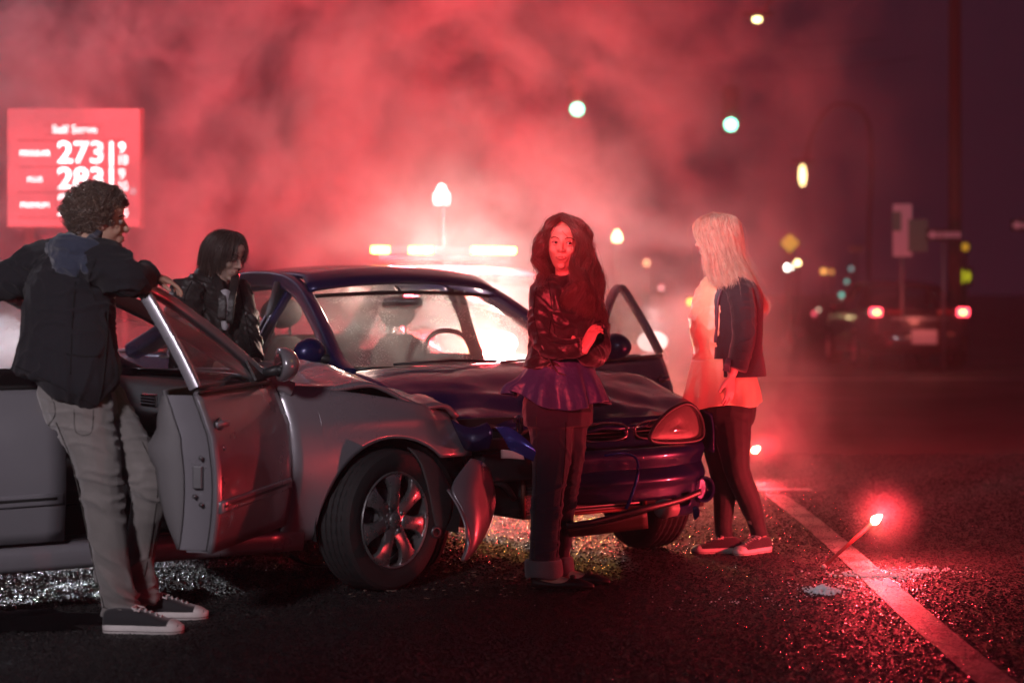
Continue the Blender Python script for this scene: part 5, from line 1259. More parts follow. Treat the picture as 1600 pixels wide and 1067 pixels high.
# ================= man leaning on the silver car
def man_leaning():
    base = P(190, 985, 7.6); base.z = 0
    T = thing('person', 'curly haired man in dark jacket and grey jeans leaning on the silver car', 'man', base)
    O = -base
    W = bpy.data.objects.new('tmpw', None)
    sk = skin('skin_man', (.50,.31,.23)); Lk = (.93,.30,-.02)
    hp, eyes, carve, at, fr = head_parts(P(156,348,7.62), Lk)
    body = list(hp)
    f = Vector((.80,.60,0)); s = Vector((.60,-.80,0))      # chest direction, his right
    neck0, neck1 = P(137,398,7.62), P(150,362,7.62)
    body.append(limb([(neck0,.066),(P(142,384,7.62),.058),(neck1,.056)], up=f))
    # torso, leaning back a little
    pel = P(118,612,7.48); wst = P(108,545,7.50); che = P(108,460,7.56); sh = P(118,405,7.60)
    body.append(limb([(P(128,640,7.50),.15,.11),(pel,.165,.12),(wst,.135,.10),(che,.165,.12),(sh,.15,.085),(neck0,.06,.06)], up=f))
    rs, rel, rw = P(166,412,7.42), P(206,437,7.34), P(228,432,7.50)
    ls, lel, lw = P(70,408,7.78), P(8,432,7.86), P(-45,440,7.9)
    body.append(limb([(sh,.06),(rs,.055),(rel,.040),(rw,.026)])); body.append(limb([(sh,.06),(ls,.055),(lel,.042),(lw,.028)]))
    body += hand_parts(P(232,428,7.51), (.75,.25,-.28), (-.2,.1,-1), side=-1, curl=38, k=.98)
    body += hand_parts(lw, (-.9,.1,-.1), (0,0,-1), curl=20)
    hipR, knR, anR = P(118,640,7.44), P(160,780,7.46), P(186,938,7.56)
    hipL, knL, anL = P(148,640,7.58), P(228,765,7.56), P(218,915,7.74)
    body.append(limb([(hipR,.080),(knR,.048),(P(172,850,7.5),.044),(anR,.034),(P(188,962,7.56),.04)])); body.append(limb([(hipL,.078),(knL,.046),(anL,.034),(P(222,940,7.74),.04)]))
    B_ = blob('body', [([Vector(v)+O for v in p[0]], p[1]) for p in body], .0048, sk, T, 3, lambda co, nr: (carve(co - np.array(O), nr) + np.array(O)))
    eyes2 = [e+O for e in eyes]; at2 = lambda a, b, c: at(a, b, c)+O
    face_details({'skin': sk}, B_, eyes2, at2, fr, mat('lip_man', (.36,.19,.15), .5), mat('brow_dark', (.02,.012,.01), .8))
    sh_ = lambda parts: [([Vector(v)+O for v in p[0]], p[1]) for p in parts]
    # jeans
    trou = [limb([(P(114,585,7.50),.150,.12),(P(118,612,7.48),.172,.135),(P(130,655,7.50),.165,.125)], up=f),
            limb([(P(116,625,7.44),.108),(P(146,700,7.43),.096,.094),(P(157,750,7.44),.080),(P(161,790,7.46),.073),(P(171,850,7.49),.068),(P(179,905,7.53),.066),(P(186,940,7.56),.068),(P(189,957,7.56),.078)], up=f),
            limb([(P(150,625,7.56),.108),(P(194,690,7.56),.090),(P(228,742,7.55),.074),(P(234,775,7.56),.070),(P(224,830,7.64),.062),(P(217,880,7.70),.056),(P(216,912,7.74),.064),(P(223,944,7.74),.072)], up=f)]
    c1, c2 = P(162,780,7.44)+O, P(188,935,7.5)+O; c3 = P(232,765,7.5)+O; c4_ = P(140,650,7.4)+O
    TR = blob('jeans', sh_(trou), .0075, DEN, T, 2, folds(.0085, 17, 5, 2, ((c1,.12,.9),(c2,.14,1.6),(c3,.13,.9),(c4_,.14,.9),(P(217,905,7.7)+O,.12,1.5))))
    # coat
    coat = [limb([(P(84,602,7.47),.215,.15),(P(92,575,7.48),.205,.155),(P(100,520,7.50),.190,.150),(P(104,465,7.55),.195,.150),(P(116,415,7.60),.185,.115),(P(130,392,7.62),.12,.085),(P(138,384,7.62),.07,.07)], up=f),
            limb([(P(140,640,7.42),.10,.06),(P(132,615,7.42),.145,.125),(P(124,585,7.42),.155,.15),(P(125,520,7.46),.14,.13),(P(135,450,7.5),.10,.10)], up=f),
            limb([(P(135,412,7.52),.10),(P(166,415,7.42),.086),(P(192,432,7.35),.074),(P(208,436,7.36),.064),(P(222,433,7.46),.056),(P(230,431,7.50),.050)], up=Z),
            limb([(P(110,410,7.66),.10),(P(72,412,7.76),.092),(P(30,432,7.82),.078),(P(-10,445,7.87),.068),(P(-44,450,7.9),.055)], up=Z)]
    ff = folds(.013, 8, 7, 5, ((P(180,430,7.4)+O,.12,1.2),(P(60,440,7.7)+O,.15,1.2),(P(100,560,7.4)+O,.2,.5)))
    ha, hb = P(10,572,7.5)+O, P(156,642,7.5)+O
    def coat_disp(co, nr):
        out = ff(co, nr); hem = ha.z + (out[:,0]-ha.x)/(hb.x-ha.x)*(hb.z-ha.z) + .006*np.sin(out[:,0]*40); hem = np.where(out[:,0] > hb.x, hb.z+(out[:,0]-hb.x)*1.2, hem)
        out[:,2] = np.maximum(out[:,2], hem); return out
    JK = blob('jacket', sh_(coat), .0085, COATB, T, 3, coat_disp)
    st = mat('dark_stitch', (.05,.045,.04), .9); blk_ = mat('seam_black', (.002,.002,.003), .9)
    seam(T, TR, [(70,606),(84,628),(86,648),(76,664)], .0022, st); seam(T, TR, [(88,660),(112,720),(128,790),(146,880),(163,948)], .0028, st)
    seam(T, TR, [(116,640),(119,675),(142,676),(146,640)], .0018, st, 'pocket'); seam(T, TR, [(161,948),(185,955),(212,948)], .0022, st); seam(T, TR, [(222,690),(246,750),(238,830),(226,900)], .0022, st)
    seam(T, JK, [(118,440),(113,500),(110,585)], .003, blk_); seam(T, JK, [(104,553),(130,557),(154,556)], .0045, blk_, 'pocket'); seam(T, JK, [(170,470),(166,540),(160,600),(153,632)], .004, blk_)
    seam(T, JK, [(150,405),(140,440),(150,470)], .003, blk_); seam(T, JK, [(176,452),(205,462),(228,444)], .003, blk_); seam(T, JK, [(24,572),(80,598),(148,634)], .0028, blk_)
    hood = [limb([(P(84,392,7.60),.03),(P(92,385,7.50),.040),(P(108,384,7.43),.046),(P(128,388,7.41),.042),(P(150,392,7.43),.034),(P(163,398,7.46),.02)], up=Z),
            limb([(P(90,398,7.52),.05,.03),(P(100,410,7.44),.065,.04),(P(112,420,7.41),.06,.035),(P(118,432,7.41),.03,.02)], up=f),
            limb([(P(118,395,7.43),.03),(P(138,415,7.38),.03),(P(148,432,7.36),.018)], up=Z),
            limb([(P(135,392,7.50),.05,.03),(P(150,372,7.58),.045,.02)], up=f)]
    blob('hood', sh_(hood), .006, HOOD, JK, 2, folds(.012, 20, 14, 8))
    # hair: springy curls all over the skull
    hm_ = hair_mat('brown_curls', (.14,.075,.048), .4)
    F_, S_, U_ = fr; V, Fc = [], []; c = at2(0,-.012,.040); rnd = random.Random(4)
    VV, FF = ellipsoid(c, (.088,.102,.092), Matrix((S_, F_, U_)).transposed(), 24, 16)
    keep = [ff for ff in FF if all((((VV[i]-c).dot(U_) > -.055) and not ((VV[i]-c).dot(F_) > .055 and (VV[i]-c).dot(U_) < .045)) for i in ff)]
    HR = mesh('hair', VV, keep, hm_, B_, solid=.01)
    tot = 0
    while tot < 1350:
        th = math.acos(rnd.uniform(-.72,1)); ph = rnd.uniform(0, 6.283)
        d = Vector((math.sin(th)*math.cos(ph), math.sin(th)*math.sin(ph), math.cos(th)))   # in S, F, U
        if d.y > .42 and d.z < .30: continue
        if d.z < -.45 and d.y > -.15: continue
        Dw = S_*d.x+F_*d.y+U_*d.z; bulge = 1.03 + .16*mnoise.noise(d*2.6)+.10*mnoise.noise(d*6) - .05*max(0,d.z-.6) + (.06 if d.y<0 else 0)
        root = c + (S_*d.x*.086+F_*d.y*.104+U_*d.z*.092)*bulge*rnd.uniform(.96,1.04)
        r0 = rnd.uniform(.007,.015); tng = Dw.cross(Vector((rnd.gauss(0,1),rnd.gauss(0,1),rnd.gauss(0,1)))).normalized(); ax = (Dw*.55 + tng*.9 - U_*.25).normalized()
        n1 = ax.cross(Dw).normalized(); n2 = ax.cross(n1); turns = rnd.uniform(1.1,2.2); ln = rnd.uniform(.012,.032); p0 = rnd.random()*6.28; base_i = len(V); sg = 12
        for i in range(sg+1):
            t = i/sg; a = p0+turns*6.283*t; q = root + Dw*.012*math.sin(t*3.14) + ax*ln*(t-.3) + (n1*math.cos(a)+n2*math.sin(a))*r0*(1-.3*t)
            w = .0023*(1-.5*t)
            for k_ in range(3):
                an = a+2.094*k_; V.append(q + (n1*math.cos(an)+ax*math.sin(an))*w)
        for i in range(sg):
            for k_ in range(3):
                x = base_i+i*3+k_; y = base_i+i*3+(k_+1)%3; Fc.append((x, y, y+3, x+3))
        tot += 1
    mesh('curls', V, Fc, hm_, HR)
    # shoes
    h = P(162,982,7.50)+O; h.z = 0; shoe_sneaker(T, h, R(-4), .305)
    h = P(205,962,7.80)+O; h.z = 0; shoe_sneaker(T, h, R(2), .30)
    # belt chain glints
    return T
man_leaning()

# ================= man in the leather jacket behind
def man_behind():
    base = Vector((-1.52, 10.05, 0)); O = -base
    T = thing('person', 'dark haired man in leather jacket looking down between the two cars', 'man', base)
    sk = skin('skin_pale', (.55,.36,.29)); Fd = (.80,-.42,-.30)
    sh_ = lambda parts: [([Vector(v)+O for v in p[0]], p[1]) for p in parts]
    hp, eyes, carve, at, fr = head_parts(P(352,400,9.95), Fd)
    f = Vector((.72,-.69,0))
    neck = P(338,442,9.98)
    body = list(hp)+[limb([(neck,.062),(P(345,425,9.97),.056),(P(350,408,9.96),.055)], up=f),
        limb([(P(312,700,10.1),.16,.12),(P(318,640,10.1),.165,.12),(P(322,560,10.05),.15,.11),(P(326,500,10.0),.175,.12),(P(330,462,10.0),.16,.09),(neck,.06)], up=f),
        limb([(P(300,462,9.85),.06),(P(300,520,9.80),.045),(P(330,560,9.70),.036),(P(352,575,9.66),.027)]),
        limb([(P(360,462,10.10),.06),(P(376,515,10.0),.045),(P(392,552,9.85),.035),(P(404,572,9.78),.027)]),
        limb([(P(305,680,10.05),.09),(P(300,760,9.98),.06),(P(300,850,10.0),.04)]), limb([(P(330,680,10.15),.09),(P(330,760,10.1),.06),(P(328,845,10.15),.04)])]
    body += hand_parts(P(404,573,9.78), (.55,-.2,-.75), (.3,.2,-.9), curl=25) + hand_parts(P(352,575,9.66), (.8,.1,-.4), (0,0,-1), curl=25)
    for x in (300, 328): body.append(limb([(P(x,860,10.05),.045,.04),(P(x,870,10.0),.04,.035),(P(x+20,868,9.9),.04,.03)]))
    B_ = blob('body', sh_(body), .0055, sk, T, 3, lambda co, nr: (carve(co-np.array(O), nr)+np.array(O)))
    face_details({'skin': sk}, B_, [e+O for e in eyes], lambda a, b, c: at(a, b, c)+O, fr, mat('lip_man'), mat('brow_dark'), look=(.7,-.5,-.6))
    LE = mat('brown_leather', (.035,.028,.027), .45, bump=.5, bscale=55, vary=.3, vscale=9)
    jk = [limb([(P(318,640,10.08),.20,.15),(P(320,575,10.05),.195,.15),(P(324,500,10.0),.205,.15),(P(328,455,9.99),.185,.115),(P(333,436,9.98),.11,.085),(P(336,430,9.98),.075,.075)], up=f),
          limb([(P(296,448,9.87),.085),(P(286,490,9.80),.082),(P(300,535,9.74),.068),(P(335,568,9.66),.052)]),
          limb([(P(366,448,10.08),.080),(P(378,490,10.02),.075),(P(386,530,9.92),.064),(P(398,563,9.80),.050)])]
    JK = blob('leather_jacket', sh_(jk), .008, LE, T, 2, folds(.014, 12, 9, 11, ((P(380,510,9.9)+O,.12,1.0),(P(300,500,9.8)+O,.14,1.0))))
    seam(T, JK, [(300,440),(288,470),(296,530)], .003, mat('seam_black', (.002,.002,.003), .9)); seam(T, JK, [(318,440),(322,500),(330,560)], .003, mat('seam_black')); seam(T, JK, [(374,445),(382,490),(392,540)], .003, mat('seam_black'))
    V, F = surf([[P(346,455,9.80)+O, P(352,452,9.79)+O, P(360,456,9.82)+O],[P(345,480,9.795)+O,P(352,480,9.78)+O,P(359,482,9.815)+O],[P(348,512,9.81)+O,P(352,516,9.80)+O,P(357,514,9.83)+O]], 4, 6)
    TS = mesh('tshirt', V, F, cloth('white_cotton', (.55,.52,.55), .9), T, solid=.006)
    ring = [P(352+5*math.cos(t), 489+5*math.sin(t), 9.775)+O for t in np.linspace(0,6.283,17)[:-1]]; V, F = sweep(ring, .0025, n=5, closed=True, cap=False, up=(0,1,0)); mesh('print_ring', V, F, BLK, TS)
    V, F = box(P(351,474,9.777)+O, (.012,.003,.05)); mesh('print_bar', V, F, BLK, TS, smooth=False)
    for pts, w in (([P(333,432,9.93),P(342,446,9.84),P(347,468,9.78),P(346,500,9.78)],.022), ([P(368,430,9.95),P(366,446,9.86),P(361,468,9.80),P(358,505,9.80)],.020)):
        V, F = sweep(crom([p+O for p in pts], 4), w, .009, up=(0,1,0), shape=RSQ); mesh('collar', V, F, LE, JK)
    V, F = sweep(crom([P(312,436,9.92)+O, P(322,426,9.98)+O, P(345,424,10.04)+O, P(364,430,10.0)+O], 4), .018,.03, n=8); mesh('collar', V, F, LE, JK)
    blob('trousers', sh_([limb([(P(312,640,10.1),.17,.13),(P(315,690,10.1),.165,.125)], up=f), limb([(P(304,680,10.05),.10),(P(300,760,9.98),.075),(P(300,855,10.02),.06)]), limb([(P(332,680,10.15),.10),(P(330,760,10.1),.075),(P(328,850,10.15),.06)])]), .012, NAVY, T)
    hm_ = hair_mat('dark_brown_hair', (.075,.038,.026), .35); F_, S_, U_ = fr; c = at(0,-.014,.034)+O
    Rm = Matrix((S_, F_, U_)).transposed(); VV, FF = ellipsoid(c, (.083,.100,.092), Rm, 24, 16)
    keep = [ff for ff in FF if all((((VV[i]-c).dot(U_) > -.07) and not ((VV[i]-c).dot(F_) > .05 and (VV[i]-c).dot(U_) < .05)) for i in ff)]
    HR = mesh('hair', VV, keep, hm_, B_, solid=.008)
    at2 = lambda a, b, c_: at(a, b, c_)+O; gs = []
    for i in range(25):
        ph = -2.5+5.0*i/24   # around the head: 0 = back ... measured from the back
        sx, fy = math.sin(ph), -math.cos(ph)
        low = -.115 if fy < .2 else (-.075 if fy < .65 else .0)
        gs.append([at2(.015*sx, .01+.01*fy, .122), at2(.06*sx, .0+.07*fy, .105), at2(.087*sx, -.01+.102*fy, .055), at2(.093*sx, -.014+.108*fy, .0 if low < -.01 else .03), at2(.088*sx, -.012+.104*fy+.01, low)])
    gs.append(gs[0]); strands('locks', gs, 2600, hm_, HR, jit=.010, r=.0015, wave=.0025, wf=1.6, seg=10, root_jit=.004, seed=9)
    return T
man_behind()
# ================= woman with crossed arms in front
def flare_rings(rows, f, n=40, pleats=9, amp=.05, seed=0):
    """a hem that swings out: rows of (centre, rx, ry, pleat strength)"""
    f = Vector(f).normalized(); s = f.cross(Z); V, F = [], []
    A = crom([list(r[0])+[r[1], r[2], r[3]] for r in rows], 5)
    for a in A:
        c = Vector(a[:3])
        for i in range(n):
            t = 2*math.pi*i/n; g = 1 + a[5]*(amp*math.sin(pleats*t+seed+.8*math.sin(2*t))+amp*.6*math.sin(pleats*1.7*t+seed*2))
            V.append(c + s*math.cos(t)*a[3]*g + f*math.sin(t)*a[4]*g + Z*(.012*a[5]*math.sin(3*t+seed)))
    for j in range(len(A)-1):
        for i in range(n): F.append((j*n+i, j*n+(i+1)%n, (j+1)*n+(i+1)%n, (j+1)*n+i))
    return V, F
def woman_dark():
    D = 8.62; base = P(868, 905, D); base.z = 0; O = -base
    T = thing('person', 'dark haired woman with crossed arms and rolled jeans standing before the blue wreck', 'woman', base)
    sk = skin('skin_woman', (.60,.40,.32)); sh_ = lambda parts: [([Vector(v)+O for v in p[0]], p[1]) for p in parts]
    hp, eyes, carve, at, fr = head_parts(P(881,381,D-.02), (-.14,-.985,-.04), (.06,0,1), .98)
    f = Vector((.55,-.83,0)); neck = P(886,438,D+.02)
    shc = P(884,458,D+.02)
    body = list(hp)+[limb([(neck,.052),(P(884,422,D+.01),.046),(P(883,402,D),.047)], up=f),
        limb([(P(872,655,D),.150,.115),(P(872,625,D),.160,.12),(P(876,570,D+.01),.115,.09),(P(880,505,D+.02),.145,.11),(shc,.145,.075),(neck,.05)], up=f)]
    # arms: her right (viewer left) and left folded across
    rS, rE, rW = P(846,456,D-.02), P(852,540,D-.16), P(912,546,D-.22)
    lS, lE, lW = P(922,458,D+.08), P(938,552,D-.02), P(903,538,D-.10)
    body += [limb([(shc,.05),(rS,.048),(rE,.037),(rW,.024)]), limb([(shc,.05),(lS,.048),(lE,.037),(lW,.024)])]
    body += hand_parts(P(913,546,D-.225), (.42,.12,.90), (.75,.65,-.1), side=1, curl=48, spread=2, k=.86, thumb=20)
    body += hand_parts(P(903,538,D-.10), (-.8,.45,.05), (0,1,0), side=-1, curl=20, k=.80)
    hipR, knR, anR = P(858,650,D-.03), P(858,765,D-.05), P(852,885,D-.02)
    hipL, knL, anL = P(888,650,D+.05), P(886,765,D+.08), P(878,880,D+.12)
    body += [limb([(hipR,.078),(knR,.042),(anR,.032),(P(856,900,D-.02),.034)]), limb([(hipL,.074),(knL,.040),(anL,.032),(P(880,896,D+.12),.034)])]
    for (x, d_, z0) in ((846, D-.04, 0), (872, D+.10, 0)):   # bare feet inside the flats
        h = P(x, 905, d_); h.z = .0
        body.append(limb([(h+Vector((-.005,0,.075)),.034,.034),(h+Vector((.02,0,.045)),.034,.03),(h+Vector((.08,-.01,.032)),.034,.024),(h+Vector((.15,-.02,.024)),.036,.014),(h+Vector((.19,-.025,.018)),.026,.010)], up=Z))
    B_ = blob('body', sh_(body), .0042, sk, T, 3, lambda co, nr: (carve(co-np.array(O), nr)+np.array(O)))
    at2 = lambda a, b, c: at(a, b, c)+O
    face_details({'skin': sk}, B_, [e+O for e in eyes], at2, fr, mat('lip_woman', (.34,.15,.13), .4), mat('brow_dark'), look=(.35,-.93,-.02), k=.98)
    # trousers and rolled cuffs
    c1 = P(858,765,D)+O
    TRW = blob('jeans', sh_([limb([(P(872,595,D),.14,.115),(P(872,635,D),.165,.125),(P(872,665,D),.160,.12)], up=f),
        limb([(P(860,650,D-.03),.100,.095),(P(862,710,D-.04),.088,.084),(P(857,765,D-.05),.072,.069),(P(852,825,D-.04),.066,.063),(P(849,880,D-.02),.063,.060)], up=f),
        limb([(P(886,650,D+.05),.096,.09),(P(886,710,D+.07),.080,.077),(P(881,765,D+.09),.064,.062),(P(875,825,D+.11),.056,.054),(P(871,875,D+.12),.052,.051)], up=f)]), .0065, NAVY, T, 3, folds(.007, 16, 5, 21, ((c1,.13,.8),(P(852,860,D)+O,.10,1.0))))
    st = mat('dark_stitch', (.05,.045,.04), .9); seam(T, TRW, [(838,650),(838,700),(838,765),(836,830),(834,878)], .002, st); seam(T, TRW, [(884,660),(882,720),(876,790),(870,870)], .002, mat('seam_black', (.002,.002,.003), .9))
    CF = cloth('denim_cuff', (.16,.15,.17), .9)
    for (x, y, d_, r) in ((850,889,D-.02,.076),(873,884,D+.12,.062)):
        V, F = flare_rings([(P(x-1,y-13,d_)+O,r*.95,r*.92,0),(P(x-1,y-12,d_)+O,r,r*.96,0),(P(x,y+8,d_)+O,r*1.02,r,.4),(P(x,y+9,d_)+O,r*.93,r*.9,.4)], f, amp=.03, pleats=3); mesh('cuff', V, F, CF, T, solid=.006)
    # flats
    for (x, d_) in ((846, D-.04), (872, D+.10)):
        h = P(x, 905, d_)+O; h.z = 0
        rows = [(-.045,.020,.018,.016),(-.038,.026,.030,.024),(0,.024,.036,.022),(.06,.020,.037,.018),(.11,.024,.043,.022),(.16,.024,.044,.022),(.20,.018,.036,.016),(.225,.014,.018,.010)]
        V, F = [], []; n = 18; A = crom(rows, 3)
        for (x_, zc, hw, hh) in A:
            for i in range(n):
                a = 2*math.pi*i/n; V.append(h + Vector((x_, -.12*x_+hw*math.cos(a), zc+hh*math.sin(a))))
        for j in range(len(A)-1):
            for i in range(n): F.append((j*n+i, j*n+(i+1)%n, (j+1)*n+(i+1)%n, (j+1)*n+i))
        F.append(tuple(range(n))[::-1]); F.append(tuple((len(A)-1)*n+i for i in range(n)))
        FL = mesh('ballet_flat', V, F, mat('black_flat', (.012,.010,.012), .5), T)
        V, F = merge([ellipsoid(h+Vector((.135,-.02+.022*s_,.052)), (.014,.020,.008), None, 10, 6) for s_ in (-1,1)]+[ellipsoid(h+Vector((.135,-.02,.054)), (.007,)*3, None, 8, 6)]); mesh('bow', V, F, mat('black_flat'), FL)
    # tunic with flared pleated hem
    TU = mat('blue_satin', (.03,.05,.17), .5, bump=.5, bscale=40, vary=.2, sheen=.2, spec=.8)
    V, F = flare_rings([(P(876,560,D),.135,.105,0),(P(875,580,D),.158,.125,.3),(P(876,600,D-.01),.178,.145,.8),(P(878,618,D-.01),.190,.158,1.1),(P(879,632,D-.01),.200,.166,1.3)], f, n=90, pleats=9, amp=.085, seed=1.2)
    V = [Vector(v)+O for v in V]; V = [Vector((v.x - .045*sstep(.98,.80,v.z+0)*sstep(.06,-.12,v.x), v.y, v.z + .055*sstep(0,-.18,v.x)*sstep(.92,.80,v.z))) for v in V]
    mesh('tunic', V, F, TU, T, solid=.003)
    # jacket
    JM = mat('dark_leather_jacket', (.020,.012,.016), .42, bump=.35, bscale=60, vary=.25, vscale=10, sheen=.2)
    jk = [limb([(P(868,577,D),.155,.122),(P(870,560,D),.138,.108),(P(876,520,D+.01),.140,.112),(P(881,480,D+.02),.155,.115),(P(884,454,D+.02),.160,.092),(P(886,437,D+.02),.085,.070),(P(886,430,D+.02),.062,.062)], up=f),
          limb([(P(866,452,D),.066),(P(849,458,D-.02),.060),(P(845,495,D-.08),.052),(P(852,537,D-.16),.048),(P(880,545,D-.21),.043),(P(908,541,D-.24),.038)], up=(0,-1,.2)),
          limb([(P(905,455,D+.06),.066),(P(921,462,D+.08),.057),(P(931,505,D+.04),.050),(P(936,548,D-.02),.050),(P(922,555,D-.12),.048),(P(902,538,D-.17),.040)], up=(0,-1,.2))]
    JK = blob('jacket', sh_(jk), .0065, JM, T, 2, folds(.009, 13, 10, 31, ((P(848,500,D-.1)+O,.10,1.1),(P(936,520,D)+O,.10,1.1),(P(870,555,D-.1)+O,.08,.8))))
    for sp_ in ([(838,450),(834,490),(842,530)],[(856,438),(862,480),(858,520)],[(846,556),(858,562),(872,560)],[(930,455),(940,500),(944,540)],[(862,534),(884,538),(906,534)]): seam(T, JK, sp_, .0022, mat('seam_black', (.002,.002,.003), .9))
    V, F = sweep(crom([P(846,540,D-.225)+O, P(868,578,D-.16)+O, P(884,586,D-.14)+O], 4), .003, n=5); mesh('zip', V, F, STEEL, JK)
    # hair
    hm_ = hair_mat('wavy_brown_hair', (.085,.036,.026), .3); F_, S_, U_ = fr; c = at2(0,-.016,.032); Rm = Matrix((S_, F_, U_)).transposed()
    VV, FF = ellipsoid(c, (.0775,.094,.089), Rm, 28, 18)
    keep = [ff for ff in FF if all((((VV[i]-c).dot(U_) > -.08) and not ((VV[i]-c).dot(F_) > .030 and (VV[i]-c).dot(U_) < .060 and abs((VV[i]-c).dot(S_)) < .075)) for i in ff)]
    HR = mesh('hair', VV, keep, hm_, B_, solid=.003)
    q = lambda px, py, dd: P(px, py, D+dd)+O
    at3 = lambda a, b, c: at2(a*.98, b*1.0, c)
    top = at2(.012,.020,.126)
    # from her right temple (viewer left) round the back to her left (viewer right)
    gs = [
     [at2(-.00,.052,.112)*0+at3(.012,.055,.114), at3(.045,.082,.085), at2(.072,.066,.035), q(846,400,-.03), q(843,420,-.04), q(850,438,-.06)],
     [top, at3(.062,.045,.095), at2(.084,.030,.030), q(846,405,0), q(845,428,-.02), q(856,452,-.10)],
     [top, at3(.068,.01,.095), at2(.090,-.01,.030), q(846,408,.04), q(850,432,.06), q(856,455,.08)],
     [top, at3(.045,-.06,.105), at2(.070,-.085,.030), q(858,410,.12), q(865,440,.13), q(870,470,.14)],
     [top, at3(-.02,-.08,.105), at2(-.03,-.112,.030), q(895,410,.13), q(905,450,.15), q(912,490,.15)],
     [top, at3(-.055,-.05,.100), at2(-.082,-.06,.030), q(918,405,.08), q(930,455,.12), q(936,505,.10)],
     [top, at3(-.066,.0,.096), at2(-.092,-.01,.030), q(922,408,.04), q(934,455,.04), q(944,500,.02)],
     [top, at3(-.062,.035,.095), at2(-.088,.025,.030), q(918,408,.0), q(930,450,-.07), q(938,498,-.10)],
     [at3(.012,.050,.114), at3(-.050,.060,.096), at2(-.078,.060,.030), q(913,412,-.06), q(917,450,-.13), q(912,495,-.17)],
     [at3(.012,.055,.114), at3(-.046,.080,.084), at2(-.070,.072,.025), q(906,420,-.08), q(902,452,-.14), q(898,482,-.17)],
     [at3(.012,.055,.114), at3(-.045,.082,.084), at2(-.069,.071,.0), q(903,425,-.07), q(896,448,-.12), q(886,470,-.15)]]
    strands('locks', gs, 6500, hm_, HR, jit=.009, r=.0014, wave=.024, wf=2.6, seg=32, root_jit=.004, seed=17, lenv=.30, coh=1.5)
    strands('stray_locks', gs, 260, hm_, HR, jit=.035, r=.0007, wave=.012, wf=1.6, seg=20, root_jit=.004, seed=19, lenv=.3)
    V, F = sweep(crom([at2(.0,.092,.058), at2(-.012,.0935,.045), at2(-.027,.093,.032)], 4), .0011, n=5); mesh('cut', V, F, mat('dried_blood', (.10,.005,.005), .4), B_)
    # scarf-like knit at the collar
    return T
woman_dark()

